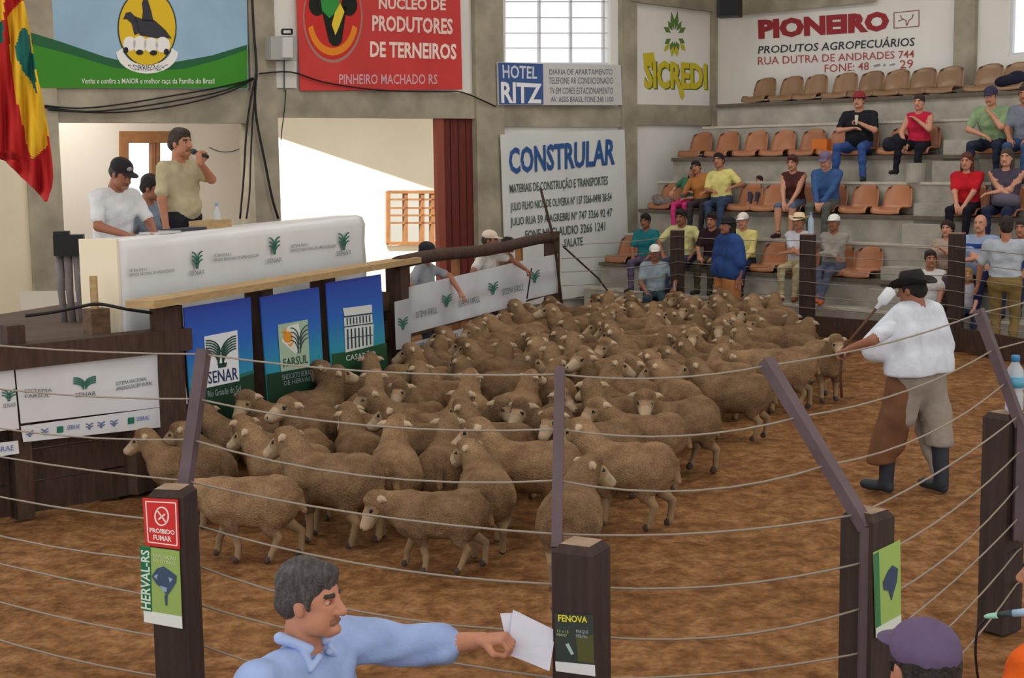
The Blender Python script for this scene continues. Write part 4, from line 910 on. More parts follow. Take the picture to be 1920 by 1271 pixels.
def fastmesh(name, V, Fq, mats, mi, parent=None, linkit=True):
    me = bpy.data.meshes.new(name); me.vertices.add(len(V)); me.vertices.foreach_set('co', np.ascontiguousarray(V, dtype=np.float32).ravel())
    k = Fq.shape[1]; me.loops.add(Fq.size); me.loops.foreach_set('vertex_index', Fq.astype(np.int32).ravel()); me.polygons.add(len(Fq))
    me.polygons.foreach_set('loop_start', (np.arange(len(Fq)) * k).astype(np.int32))
    me.polygons.foreach_set('material_index', mi.astype(np.int32)); me.polygons.foreach_set('use_smooth', np.ones(len(Fq), dtype=bool))
    for m_ in mats: me.materials.append(m_)
    me.update(calc_edges=True); me.validate()
    return link(name, me, parent) if linkit else me
def noise3(V, f, seed=0):
    r = np.random.RandomState(seed); v = np.zeros(len(V))
    for k in range(14):
        d = r.normal(size=3); d /= np.linalg.norm(d); v += np.sin(V @ d * f * r.uniform(.6, 1.6) + r.uniform(0, 6.28))
    return v / 14 ** .5
def rotz(a): c, s = math.cos(a), math.sin(a); return np.array([[c, -s, 0], [s, c, 0], [0, 0, 1.]])
def rotx(a): c, s = math.cos(a), math.sin(a); return np.array([[1., 0, 0], [0, c, -s], [0, s, c]])
def roty(a): c, s = math.cos(a), math.sin(a); return np.array([[c, 0, s], [0, 1., 0], [-s, 0, c]])
# ================================================================= sheep
def woolmat():
    m = bpy.data.materials.new('sheep_wool'); m.use_nodes = True; nt = m.node_tree; N = nt.nodes; L = nt.links; b = N['Principled BSDF']
    b.inputs['Roughness'].default_value = .95; b.inputs['Specular IOR Level'].default_value = .05
    tc = N.new('ShaderNodeTexCoord'); nz = N.new('ShaderNodeTexNoise'); nz.inputs['Scale'].default_value = 5; nz.inputs['Detail'].default_value = 6; L.new(tc.outputs['Object'], nz.inputs['Vector'])
    rp = N.new('ShaderNodeValToRGB'); e = rp.color_ramp.elements; e[0].position = .32; e[0].color = rgb((116, 89, 67)); e[1].position = .7; e[1].color = rgb((165, 136, 104)); L.new(nz.outputs['Fac'], rp.inputs[0])
    n2 = N.new('ShaderNodeTexNoise'); n2.inputs['Scale'].default_value = 90; n2.inputs['Detail'].default_value = 2; L.new(tc.outputs['Object'], n2.inputs['Vector'])
    mx = N.new('ShaderNodeMixRGB'); mx.blend_type = 'MULTIPLY'; mx.inputs[0].default_value = .55; r2 = N.new('ShaderNodeValToRGB'); r2.color_ramp.elements[0].color = (.45, .42, .38, 1); r2.color_ramp.elements[0].position = .35; r2.color_ramp.elements[1].position = .62
    L.new(n2.outputs['Fac'], r2.inputs[0]); L.new(rp.outputs[0], mx.inputs[1]); L.new(r2.outputs[0], mx.inputs[2])
    oi = N.new('ShaderNodeObjectInfo'); mr = N.new('ShaderNodeMapRange'); mr.inputs[3].default_value = .72; mr.inputs[4].default_value = 1.2; L.new(oi.outputs['Random'], mr.inputs[0])
    hs = N.new('ShaderNodeHueSaturation'); L.new(mr.outputs[0], hs.inputs['Value']); L.new(mx.outputs[0], hs.inputs['Color']); L.new(hs.outputs[0], b.inputs['Base Color'])
    bp = N.new('ShaderNodeBump'); bp.inputs['Strength'].default_value = .9; bp.inputs['Distance'].default_value = .015; L.new(n2.outputs['Fac'], bp.inputs['Height']); L.new(bp.outputs[0], b.inputs['Normal']); return m
M_wool = woolmat(); M_face = mat('sheep_face', (172, 150, 124), .8, var=.15, vs=14, rnd=.12); M_leg = mat('sheep_leg', (146, 120, 90), .85, var=.2, vs=12); M_hoof = mat('hoof', (74, 60, 50), .7); M_eye = mat('eye', (14, 12, 12), .2)
SHM = [M_wool, M_face, M_leg, M_hoof, M_eye]
def sheep_solid(hy=0.0, hp=0.0, neck=.9, walk=0.0, fat=1.0, h=.0125, seed=0):
    # hy: head turn, hp: head pitch down, neck: neck raise (rad above level), walk: stride
    p = []; F_ = fat
    p += [rc((-.035, -.18, .42), (-.035, .15, .415), .165 * F_, .15 * F_, 0, .05), rc((.035, -.18, .42), (.035, .15, .415), .165 * F_, .15 * F_, 0, .05)]
    p += [el((0, -.22, .425), (.165 * F_, .15, .165), 0, .05), el((0, .18, .40), (.145, .13, .155), 0, .05), el((0, -.04, .38), (.18 * F_, .22, .15), 0, .05)]
    nd = np.array([math.sin(hy * .55) * math.cos(neck), math.cos(hy * .55) * math.cos(neck), math.sin(neck)])
    n0 = np.array([0, .20, .46]); n1 = n0 + nd * .20
    p += [rc(n0, n1, .125, .085, 0, .05), rc(n0 - np.array([0, 0, .06]), n1 - np.array([0, 0, .03]), .105, .075, 0, .04)]
    Rh = rotz(-hy) @ rotx(-hp)
    T = lambda *v: n1 + Rh @ np.array(v)
    p += [el(T(0, .02, .03), (.074, .085, .077), 0, .03), el(T(0, .05, .065), (.058, .06, .045), 0, .02)]
    p += [rc(T(0, .05, .02), T(0, .115, -.012), .060, .049, 2, .02), rc(T(0, .115, -.012), T(0, .195, -.055), .049, .036, 1, .02), rc(T(0, .07, -.02), T(0, .17, -.075), .046, .032, 2, .02), el(T(0, .205, -.06), (.032, .028, .028), 1, .015)]
    for s in (-1, 1):
        p += [rc(T(s * .055, .01, .05), T(s * .095, -.005, .048), .018, .020, 1, .015), rc(T(s * .095, -.005, .048), T(s * .138, -.015, .034), .020, .007, 1, .012)]
        p += [el(T(s * .050, .105, .020), (.011, .012, .011), 4, .002), el(T(s * .015, .228, -.054), (.006, .006, .006), 4, .002)]
        st_ = walk * s
        fy = .15 + .09 * st_; hyy = -.23 - .09 * st_
        p += [rc((s * .085, .15, .36), (s * .088, .14 + .04 * st_, .23), .072, .046, 0, .03), rc((s * .088, .14 + .04 * st_, .24), (s * .088, fy, .12), .034, .025, 2, .015), rc((s * .088, fy, .12), (s * .088, fy + .01, .035), .024, .024, 2, .01), rc((s * .088, fy + .015, .035), (s * .088, fy + .025, .020), .026, .026, 3, .004)]
        p += [rc((s * .085, -.22, .38), (s * .10, -.20 - .03 * st_, .25), .105, .055, 0, .04), rc((s * .10, -.20 - .03 * st_, .25), (s * .10, -.28 - .06 * st_, .18), .048, .028, 2, .02), rc((s * .10, -.28 - .06 * st_, .18), (s * .10, hyy - .02, .035), .026, .023, 2, .01), rc((s * .10, hyy - .012, .035), (s * .10, hyy, .020), .026, .026, 3, .004)]
    p += [rc((0, -.36, .47), (0, -.39, .34), .030, .022, 0, .02)]
    V, Fq, mi = solid(p, h)
    wv = np.zeros(len(V)); wm = np.where(mi == 0)[0]; np.maximum.at(wv, Fq[wm].ravel(), 1)
    nz = noise3(V, 55, seed) * .0035 + noise3(V, 20, seed + 9) * .004
    c = np.array([0, 0, .40]); d = V - np.stack([V[:, 0] * 0, np.clip(V[:, 1], -.22, .2), V[:, 2] * 0 + .40], 1); d /= (np.linalg.norm(d, axis=1, keepdims=True) + 1e-6)
    V = V + d * (nz * wv)[:, None]
    return V, Fq, mi
SV = {}
spec = dict(fwd=(0, .15, .95, .4), left=(-1.0, .2, .85, -.5), right=(1.0, .2, .85, .5), low=(0, .75, .15, 1.0), lowl=(-.5, .6, .25, .9), high=(.35, -.15, 1.15, -.3), back=(2.0, .1, 1.15, .2), backl=(-2.0, .1, 1.15, -.2), graze=(.1, 1.0, -.45, .8))
for i, (k, (hy_, hp_, nk, wk)) in enumerate(spec.items()):
    V, Fq, mi = sheep_solid(hy_, hp_, nk, wk, 1.0 + .05 * ((i * 3) % 3 - 1), seed=i)
    SV[k] = fastmesh('sheep', V, Fq, SHM, mi, linkit=False)
SHEEP = []
def yawdir(dx, dy): return math.atan2(-dx, dy)
def add_sheep(x, y, yaw, var, label, group, sc=1.0):
    o = bpy.data.objects.new('sheep', SV[var]); COL.objects.link(o)
    o.matrix_basis = Matrix.Translation((x, y, 0.0)) @ Matrix.Rotation(yaw, 4, 'Z') @ Matrix.Scale(sc, 4)
    SHEEP.append((x, y, yaw, sc)); return tag(o, label, 'sheep', group)
L_, A_, T_c, R_ = math.pi / 2, 0.0, math.pi, -math.pi / 2       # facing left, away, towards camera, right
front = [  # px, ground py, yaw, variant, scale, label
 (372, 962, L_ - .1, 'fwd', .92, 'sheep at the far left with pale muzzle held against the fence'),
 (470, 1048, L_ - .05, 'low', .98, 'plump sheep directly behind the no-smoking post, head hidden'),
 (625, 1015, L_ - .5, 'fwd', 1.1, 'tall sheep facing left, behind the plump front sheep'),
 (822, 1068, L_ - .08, 'lowl', .92, 'lone front sheep walking left with lowered pale face'),
 (915, 1022, A_ + .08, 'left', 1.0, 'sheep seen from behind, right of the walking front sheep, head turned left'),
 (1072, 1088, A_ - .1, 'right', 1.06, 'sheep seen from behind beside the front centre post'),
 (1150, 990, L_ - .5, 'fwd', 1.06, 'pale rounded sheep with rump to the right of the centre bar'),
 (1262, 898, L_ + .45, 'left', 1.1, 'sheep turning its white nose towards the camera at the right front of the flock'),
 (1362, 822, L_ - .3, 'fwd', 1.05, 'sheep facing left behind the one with the white nose'),
 (1432, 772, L_ + .1, 'low', 1.15, 'large sheep facing left near the right rear of the flock'),
 (1543, 748, T_c + .15, 'fwd', 1.05, 'lone sheep facing the camera at the far right of the flock'),
 (1490, 722, A_ - .5, 'fwd', 1.05, 'sheep facing away beside the lone sheep at the far right'),
 (833, 975, A_ - .05, 'fwd', 1.05, 'round-rumped sheep facing away above the walking front sheep'),
 (752, 985, A_ + .1, 'high', 1.05, 'sheep facing away just right of the tall left-facing sheep'),
 (680, 945, A_ + .35, 'fwd', 1.0, 'sheep facing away in the second rank behind the tall sheep'),
 (512, 975, L_ - .4, 'fwd', 1.0, 'sheep facing left between the plump and the tall front sheep'),
 (415, 972, A_ + .45, 'left', 1.0, 'sheep with rounded back just right of the left bar'),
 (1010, 985, L_ - .3, 'fwd', 1.1, 'broad sheep facing left behind the front centre bar'),
 (1205, 905, L_ - .35, 'left', 1.05, 'sheep whose back shows left of the white-nosed one'),
 (1100, 930, L_ + .1, 'left', 1.05, 'sheep looking towards the camera right of the centre bar'),
 (1015, 905, T_c - .5, 'fwd', 1.05, 'sheep with a pale face looking at the camera left of the centre bar'),
 (1215, 800, L_ + .5, 'fwd', 1.05, 'sheep with a pale face in the middle right of the flock'),
]
for px, py, yw, var, sc, lab in front:
    q = G(px, py); add_sheep(q[0], q[1], yw, var, lab, 'flock of sheep in the ring', sc * 1.0)
# the packed flock behind them
nfix = len(SHEEP)
poly = [G(x, y)[:2] for x, y in ((335, 905), (560, 965), (900, 975), (1160, 900), (1300, 830), (1420, 740), (1490, 690), (1490, 655), (1400, 637), (1075, 642))]
poly.append(FA + dF * 6 + nF * .45); poly.append(FA + dF * 3.5 + nF * .45); poly.append(FA + dF * 1.2 + nF * .45)
poly = [tuple(map(float, p)) for p in poly]
rs = np.random.RandomState(11); pts = []
bx0, bx1 = min(p[0] for p in poly), max(p[0] for p in poly); by0, by1 = min(p[1] for p in poly), max(p[1] for p in poly)
heads = []
while len(pts) < 98:
    c = (rs.uniform(bx0, bx1), rs.uniform(by0, by1))
    if inside(c[0], c[1], poly) and all((c[0] - q[0]) ** 2 + (c[1] - q[1]) ** 2 > .33 ** 2 for q in pts) and all((c[0] - q[0]) ** 2 + (c[1] - q[1]) ** 2 > .38 ** 2 for q in SHEEP):
        pts.append(c); heads.append(rs.choice([L_, L_ - .5, A_ + .3, A_ - .3, L_ + .4, T_c - .4, A_ + .8]) + rs.uniform(-.25, .25))
P = np.array([(s[0], s[1]) for s in SHEEP] + pts); Yw = np.array([s[2] for s in SHEEP] + heads); Nn = len(P)
tt = np.linspace(-.22, .28, 4)
polya = np.array(poly); cen = polya.mean(0)
for it in range(160):
    D = np.stack([-np.sin(Yw), np.cos(Yw)], 1); Q = P[:, None, :] + D[:, None, :] * tt[None, :, None]
    dif = Q[:, None, :, None, :] - Q[None, :, None, :, :]; dist = np.sqrt((dif ** 2).sum(-1)) + 1e-6
    dist[np.arange(Nn), np.arange(Nn)] = 9
    flat = dist.reshape(Nn, Nn, -1); am = flat.argmin(-1); mn = flat.min(-1); df = dif.reshape(Nn, Nn, -1, 2)
    dv = np.take_along_axis(df, am[:, :, None, None].repeat(2, -1), 2)[:, :, 0, :]; pen = np.clip(.36 - mn, 0, None)
    push = (dv / mn[..., None] * pen[..., None]).sum(1) * .3
    push[:nfix] *= .05; P = P + push
    for i in range(nfix, Nn):
        sd = (P[i] - FA) @ nF
        if sd < .42: P[i] += nF * (.42 - sd)
        for a_, b_ in ((far[0], far[1]), (far[1], far[2]), (far[2], far[3])):
            d_ = (b_ - a_) / np.linalg.norm(b_ - a_); n_ = np.array([d_[1], -d_[0]]); n_ = n_ if n_[1] < 0 else -n_
            s2 = (P[i] - a_) @ n_
            if s2 < .5: P[i] += n_ * (.5 - s2)
        if not inside(P[i][0], P[i][1], poly): P[i] += (cen - P[i]) * .02
for i in range(nfix):
    o = [o for o in bpy.data.objects if o.name.startswith('sheep')][0] if False else None
sh = [o for o in COL.objects if o.name.split('.')[0] == 'sheep' and o.get('category') == 'sheep']
for o, p in zip(sh, P[:nfix]): o.matrix_basis = Matrix.Translation((p[0] - o.location[0], p[1] - o.location[1], 0)) @ o.matrix_basis
order = sorted(range(nfix, Nn), key=lambda i: -P[i][1]); names = ['fwd', 'left', 'right', 'high', 'back', 'backl', 'fwd', 'high', 'left', 'fwd']
rowsz = 9; ordw = ['first', 'second', 'third', 'fourth', 'fifth', 'sixth', 'seventh', 'eighth', 'ninth', 'tenth', 'eleventh', 'twelfth', 'thirteenth']
for k0 in range(0, len(order), rowsz):
    rk = sorted(order[k0:k0 + rowsz], key=lambda i: P[i][0] / P[i][1])
    for j, i in enumerate(rk):
        var = names[rs.randint(len(names))]
        lk = {'fwd': 'with head up', 'left': 'with head turned left', 'right': 'with head turned right', 'high': 'with chin raised', 'back': 'looking back rightwards', 'backl': 'looking back leftwards'}[var]
        add_sheep(P[i][0], P[i][1], Yw[i], var, 'sheep %s, %s from left in flock rank %s from back' % (lk, ordw[j], ordw[k0 // rowsz]), 'flock of sheep in the ring', rs.uniform(.95, 1.1))
# ================================================================= people
def head_solid(h=.0075, fem=False):
    p = [el((0, -.018, .040), (.074, .096, .085), 2, .02), el((0, .018, .0), (.066, .078, .085), 2, .03), rc((0, .035, -.055), (0, .058, -.088), .052, .030, 2, .03),
         el((-.03, .03, -.06), (.036, .045, .045), 2, .02), el((.03, .03, -.06), (.036, .045, .045), 2, .02), rc((0, -.03, -.04), (0, -.04, -.14), .056, .060, 2, .02)]
    p += [rc((0, .088, .018), (0, .112, -.022), .010, .016, 2, .012), el((-.012, .100, -.026), (.010, .011, .008), 2, .008), el((.012, .100, -.026), (.010, .011, .008), 2, .008)]
    for s in (-1, 1):
        p += [el((s * .073, -.008, -.006), (.010, .020, .032), 2, .008), el((s * .032, .078, .012), (.018, .018, .011), 2, .010) | dict(cut=True)]
        p += [el((s * .032, .071, .011), (.013, .012, .010), 5, .002), el((s * .032, .080, .011), (.0055, .005, .0055), 4, .001), rc((s * .018, .089, .033), (s * .050, .076, .033), .0045, .0035, 7, .005)]
    p += [rc((-.020, .086, -.058), (.020, .086, -.058), .008, .008, 6, .006), el((0, .086, -.086), (.020, .018, .016), 2, .015)]
    return solid(p, h)
def hand_solid(grip, h=.0052):
    p = []
    c = 1.0 if grip else .35
    for i, (x, l) in enumerate(((-.030, .80), (-.011, .95), (.010, 1.0), (.030, .92))):
        p += [rc((x * .6, .0, 0), (x, .080, 0), .018, .015, 2, .012)]
        a = np.array([x, .085, 0.]); a1 = (.9 if grip else .25) + .05 * i; d1 = np.array([x * .4, math.cos(a1), -math.sin(a1)]); b_ = a + d1 * .038 * l
        a2 = a1 + (1.1 if grip else .35); b2 = b_ + np.array([0, math.cos(a2), -math.sin(a2)]) * .028 * l; a3 = a2 + (.8 if grip else .2); b3 = b2 + np.array([0, math.cos(a3), -math.sin(a3)]) * .020 * l
        p += [rc(a, b_, .0095, .009, 2, .004), rc(b_, b2, .009, .0082, 2, .003), rc(b2, b3, .0082, .0072, 2, .003)]
    t0 = np.array([.028, .025, -.006]); t1 = t0 + np.array([.026, .030, -.012 if not grip else -.03]); t2 = t1 + (np.array([.008, .030, -.010]) if not grip else np.array([-.022, .022, -.012]))
    p += [rc(t0, t1, .015, .012, 2, .01), rc(t1, t2, .0115, .009, 2, .004)]
    return solid(p, h)
HEAD = head_solid(); HEADF = head_solid(.0042)
HAND = {False: hand_solid(False), True: hand_solid(True)}; HANDF = {False: hand_solid(False, .0035), True: hand_solid(True, .0035)}
def unit(v): v = np.asarray(v, float); return v / (np.linalg.norm(v) + 1e-9)
def ik(a, t, l1, l2, hint):
    a, t = np.array(a, float), np.array(t, float); d = t - a; L = np.linalg.norm(d)
    if L > (l1 + l2) * .995: d = d / L * (l1 + l2) * .995; L = (l1 + l2) * .995; t = a + d
    u = d / L; x = (l1 * l1 - l2 * l2 + L * L) / (2 * L); hh = math.sqrt(max(l1 * l1 - x * x, 0))
    hv = np.array(hint, float); hv = hv - (hv @ u) * u; hv = unit(hv)
    return a + u * x + hv * hh, t
SKIN = lambda c: mat('skin_%d_%d_%d' % c, c, .55, var=.05, vs=20, spec=.3)
S1, S2, S3 = (196, 142, 116), (172, 118, 92), (148, 98, 76)
def place(V, R, t, sc=1.0): return (V * sc) @ R.T + t
def person(label, loc, face, pose='sit', sc=1.0, shirt=(150, 150, 150), pants=(60, 66, 84), shoes=(40, 36, 34), skin=S1, sleeve='short', legs=None, arms=None, elbow=None, lean=(0.0, 0.0), twist=0.0, head=(0.0, 0.0), belly=0.0, fem=False, grip=(False, False), hair=('short', (40, 32, 28)), hat=None, fine=False, bare=False, vox=.0155, handdir=(None, None), wide=1.0, legup=None, group='people in the stands', knee=None, armr=1.0, arml=1.0):
    """one continuous figure: local x right, y forward, z up; loc is the seat surface (sit) or the ground (stand)"""
    yaw = yawdir(*face); Z0 = .10 if pose == 'sit' else .915
    pel = np.array([0, 0, Z0]); Rt = rotz(twist) @ roty(lean[1]) @ rotx(-lean[0]); Tt = lambda *v: pel + Rt @ np.array(v, float)
    w = wide; p = []
    p += [rc(Tt(-.075 * w, 0, .0), Tt(.075 * w, 0, .0), .118, .118, 1, .05), rc(Tt(-.065 * w, .0, .14), Tt(.065 * w, .0, .14), .112 + belly * .3, .112 + belly * .3, 0, .06), rc(Tt(-.075 * w, .005, .30), Tt(.075 * w, .005, .30), .112, .112, 0, .06), rc(Tt(-.09 * w, -.005, .41), Tt(.09 * w, -.005, .41), .098, .098, 0, .06), rc(Tt(-.155 * w, -.01, .465), Tt(.155 * w, -.01, .465), .058, .058, 0, .05)]
    if belly: p += [el(Tt(0, .05 + belly * .4, .13), (.13 * w, .10 + belly, .14), 0, .06)]
    if fem: p += [el(Tt(-.06, .085, .32), (.055, .05, .055), 0, .03), el(Tt(.06, .085, .32), (.055, .05, .055), 0, .03)]
    p += [rc(Tt(0, -.01, .49), Tt(0, .005, .575), .060, .052, 2, .02)]
    # legs
    if legs is None: legs = ((-.11, .46, -.36), (.11, .46, -.36)) if pose == 'sit' else ((-.10, .02, .08), (.10, .0, .08))
    pm = 1
    for i, s in enumerate((-1, 1)):
        hip = pel + np.array([s * .085 * w, 0, -.02]); kh = (s * .15, 1, .9) if pose == 'sit' else (s * .1, 1, 0)
        if knee: kh = knee[i]
        kn, an = ik(hip, legs[i], .43, .42, kh)
        p += [rc(hip, kn, .092, .064, pm, .04), rc(kn, kn + (an - kn) * .45, .062, .056, 2 if bare else pm, .02), rc(kn + (an - kn) * .4, an, .056, .040 if bare else .048, 2 if bare else pm, .02)]
        fd = unit([an[0] - kn[0] * .0 - an[0] + s * .25, 1.0, 0]) if pose == 'sit' else unit([s * .22, 1, 0])
        p += [rc(an + np.array([0, -.02, -.035]), an + fd * .15 + np.array([0, 0, -.05]), .042, .034, 3, .02), rc(an + np.array([0, -.03, -.05]), an + np.array([0, 0, .03]), .036, .040, 3, .02)]
    # arms
    if arms is None: arms = ((-.12, .34, .16), (.12, .34, .16)) if pose == 'sit' else ((-.27, .08, .86), (.27, .08, .86))
    hands = []
    for i, s in enumerate((-1, 1)):
        sh = Tt(s * .175 * w, -.01, .455); eh = (s * .9, -.6, -.5) if elbow is None or elbow[i] is None else elbow[i]
        ebw, wr = ik(sh, arms[i], .285 * arml, .25 * arml, eh)
        if sleeve == 'long': p += [rc(sh, ebw, .062 * armr, .052 * armr, 0, .03), rc(ebw, wr - (wr - ebw) * .06, .052 * armr, .042 * armr, 0, .015), rc(wr - (wr - ebw) * .1, wr, .028, .026, 2, .005)]
        elif sleeve == 'none': p += [rc(sh, ebw, .052, .042, 2, .02), rc(ebw, wr, .042, .027, 2, .012)]
        elif sleeve == 'rolled': p += [rc(sh, ebw, .064 * armr, .054 * armr, 0, .03), rc(ebw, ebw + (wr - ebw) * .35, .055 * armr, .054 * armr, 0, .012), rc(ebw + (wr - ebw) * .3, wr, .042, .028, 2, .006)]
        else: p += [rc(sh, sh + (ebw - sh) * .72, .062 * armr, .060 * armr, 0, .03), rc(sh + (ebw - sh) * .6, ebw, .044, .041, 2, .006), rc(ebw, wr, .042, .027, 2, .012)]
        hands.append((wr, unit(wr - ebw) if handdir[i] is None else unit(handdir[i]), s))
    V, Fq, mi = solid(p, vox if not fine else .009)
    parts = [(V, Fq, mi)]
    hc = Tt(0, .012, .665) + np.array([0, 0, 0]); Rh = Rt @ rotz(head[0]) @ rotx(-head[1]) if True else None
    hc = Tt(0, -.005, .555) + Rh @ np.array([0, .035, .115])
    H_ = HEADF if fine else HEAD
    parts.append((place(H_[0], Rh, hc, 1.0), H_[1], H_[2]))
    for i, (wr, d, s) in enumerate(hands):
        z = np.array([0, 0, 1.]) if abs(d[2]) < .85 else np.array([-s * 1., 0, .1]); x = unit(np.cross(d, z)); z = np.cross(x, d); R = np.stack([x, d, z], 1)
        hv, hf, hm = (HANDF if fine else HAND)[bool(grip[i])]
        if s > 0: hv = hv * np.array([-1, 1, 1]); hf = hf[:, ::-1]
        parts.append((place(hv, R, wr - d * .012), hf, hm))
    Vs, Fs, Ms, k = [], [], [], 0
    for v, f, m_ in parts: Vs.append(v); Fs.append(f + k); Ms.append(m_); k += len(v)
    V = np.concatenate(Vs); Fq = np.concatenate(Fs); mi = np.concatenate(Ms)
    Rz = rotz(yaw); loc = np.array(loc, float); W2 = lambda v: (np.asarray(v) * sc) @ Rz.T + loc
    hairc = hair[1] if hair else (60, 50, 44)
    M_ = [cloth(shirt), cloth(pants), SKIN(skin), mat('shoe_%d_%d_%d' % shoes, shoes, .6), M_eye, C((176, 164, 152)), C(tuple(int(x * .78) for x in skin)), C(tuple(int(x * .8) for x in hairc))]
    me = fastmesh('person', W2(V), Fq, M_, mi, linkit=False)
    o = bpy.data.objects.new('person', me); COL.objects.link(o)
    # origin at the base
    nv = np.zeros(len(me.vertices) * 3, dtype=np.float32); me.vertex_normals.foreach_get('vector', nv); co = np.zeros_like(nv); me.vertices.foreach_get('co', co); nv = nv.reshape(-1, 3); co = co.reshape(-1, 3)
    cw = np.zeros(len(co)); sel = mi <= 1; np.maximum.at(cw, Fq[sel].ravel(), 1.0)
    lc = (co - loc) @ Rz; wr_ = np.sin(lc[:, 2] * 46 + lc[:, 0] * 30 + 3 * noise3(lc, 9, 2)) * .5 + noise3(lc * np.array([1, 1, 1.8]), 22, 4) * .6
    me.vertices.foreach_set('co', (co + nv * (wr_ * cw * .0055 * sc)[:, None]).astype(np.float32).ravel()); me.update()
    me.transform(Matrix.Translation(tuple(-loc))); o.matrix_basis = Matrix.Translation(tuple(loc)); tag(o, label, 'person', group)
    def sub(name, prims, m_, h=.009, clip=None):
        if name == 'hair' and hat: prims = prims + [el((0, -.02, .15), (.2, .22, .115), 0, .004) | dict(cut=True)]
        v, f, _ = solid(prims, h if not fine else h * .6)
        if name == 'hair': dd = v / (np.linalg.norm(v, axis=1, keepdims=True) + 1e-6); v = v + dd * (noise3(v * np.array([1.6, .7, .8]), 95, 3) * .0035)[:, None]
        return fastmesh(name, W2(place(v, Rh, hc)), f, m_ if isinstance(m_, list) else [m_], _, o)
    if hair:
        st_, c = hair; hm_ = mat('hair_%d_%d_%d' % c, c, .65, var=.55, vs=45, bump=.7, bs=110, stretch=(1.6, .6, .8))
        base = [el((0, -.022, .052), (.085, .106, .094), 0, .01)]
        cutf = el((0, .135, -.022), (.072, .085, .088), 0, .010) | dict(cut=True)
        if st_ == 'short': sub('hair', base + [el((0, .045, .098), (.062, .045, .036), 0, .02), el((0, -.06, .0), (.076, .066, .075), 0, .02)] + [rc((s * .076, .022, .03), (s * .074, .026, -.012), .010, .007, 0, .01) for s in (-1, 1)] + [cutf, el((0, .03, -.10), (.068, .10, .085), 0, .01) | dict(cut=True), el((-.10, .0, -.075), (.05, .075, .075), 0, .01) | dict(cut=True), el((.10, .0, -.075), (.05, .075, .075), 0, .01) | dict(cut=True)], hm_)
        elif st_ == 'bald': sub('hair', [el((0, -.03, .015), (.080, .098, .055), 0, .01), cutf, el((0, .02, -.09), (.1, .11, .075), 0, .01) | dict(cut=True), el((0, .01, .13), (.09, .12, .085), 0, .01) | dict(cut=True)], hm_)
        elif st_ == 'long': sub('hair', base + [rc((-.055, -.04, .0), (-.07, -.03, -.19), .045, .035, 0, .03), rc((.055, -.04, .0), (.07, -.03, -.19), .045, .035, 0, .03), rc((0, -.07, .0), (0, -.09, -.20), .06, .05, 0, .04), el((0, .10, -.03), (.062, .10, .10), 0, .012) | dict(cut=True)], hm_)
        elif st_ == 'curly': sub('hair', base + [el((s * .06, -.03, .04), (.05, .06, .07), 0, .02) for s in (-1, 1)] + [el((0, -.06, -.02), (.085, .06, .09), 0, .03), el((0, .12, -.02), (.070, .10, .085), 0, .012) | dict(cut=True)], hm_)
        elif st_ == 'bun': sub('hair', base + [el((0, -.12, .07), (.04, .04, .04), 0, .02), el((0, -.05, .0), (.076, .065, .06), 0, .02), cutf], hm_)
    if hat:
        kd, c = hat[0], hat[1]; hm_ = mat('hat_%d_%d_%d' % c, c, .8, var=.1, vs=10, bump=.2, bs=30)
        if kd == 'cap':
            sub('cap', [el((0, -.02, .062), (.090, .110, .082), 0, .01), el((0, -.02, -.03), (.14, .16, .075), 0, .004) | dict(cut=True), el((0, .105, .048), (.070, .075, .010), 0, .012)], hm_)
            if len(hat) > 2: sub('cap_badge', [el((0, .082, .085), (.030, .012, .022), 0, .005)], C(hat[2]))
        elif kd in ('hat', 'straw'):
            br = .165 if kd == 'hat' else .155
            v = MB(); v.lathe((0, 0, 0), [(.088, .030), (br * .8, .034), (br, .046), (br, .050), (br * .8, .040), (.094, .042), (.088, .10), (.070, .145 if kd == 'hat' else .135), (.03, .138 if kd == 'hat' else .142), (.005, .132 if kd == 'hat' else .143)], 28, 0, 1.0, 1.16)
            vv = np.array(v.v); rr_ = np.hypot(vv[:, 0], vv[:, 1] / 1.16); up_ = np.clip((rr_ - .10) / (br - .10), 0, 1)
            vv[:, 2] += up_ * .045 * (np.abs(vv[:, 0]) / (rr_ + 1e-6)) ** 2 - up_ * .02 * (np.abs(vv[:, 1]) / (rr_ + 1e-6)) ** 2
            vv[:, 1] -= .02; vv[:, 2] += .012
            ho = mesh('hat', W2(place(vv, Rh, hc)), v.f, hm_, o, True)
            v = MB(); v.lathe((0, 0, 0), [(.0945, .046), (.0935, .068)], 28, 0, 1.0, 1.16); vv = np.array(v.v); vv[:, 1] -= .02; vv[:, 2] += .012
            mesh('hat_band', W2(place(vv, Rh, hc)), v.f, C((60, 52, 46) if kd == 'straw' else (14, 14, 14)), ho, True).matrix_parent_inverse = Matrix()
        elif kd == 'beret': sub('beret', [el((0, -.02, .088), (.118, .128, .040), 0, .01), el((0, -.015, .066), (.086, .106, .03), 0, .01)], hm_)
        elif kd == 'brim': sub('hat', [el((0, -.02, .070), (.088, .106, .075), 0, .01), el((0, -.01, .050), (.125, .14, .014), 0, .01)], hm_)
    o['_'] = 0; del o['_']
    return o, dict(W2=W2, Rh=Rh, hc=hc, Tt=Tt, hands=[W2(h_[0]) for h_ in hands], hd=[Rz @ h_[1] for h_ in hands], Rz=Rz)
def seatpt(r_, px, back=.13, z=None):
    s = srow(r_, px, -back); p = prow(r_, s, back); return np.array([p[0], p[1], (RH[r_] + .045) if z is None else z])
fS = -dA        # facing out of the stands
crossed = ((.13, .26, .30), (-.13, .28, .27))
lap = ((-.06, .30, .13), (.06, .30, .14)); chinR = ((-.10, .30, .16), (.02, .17, .56))
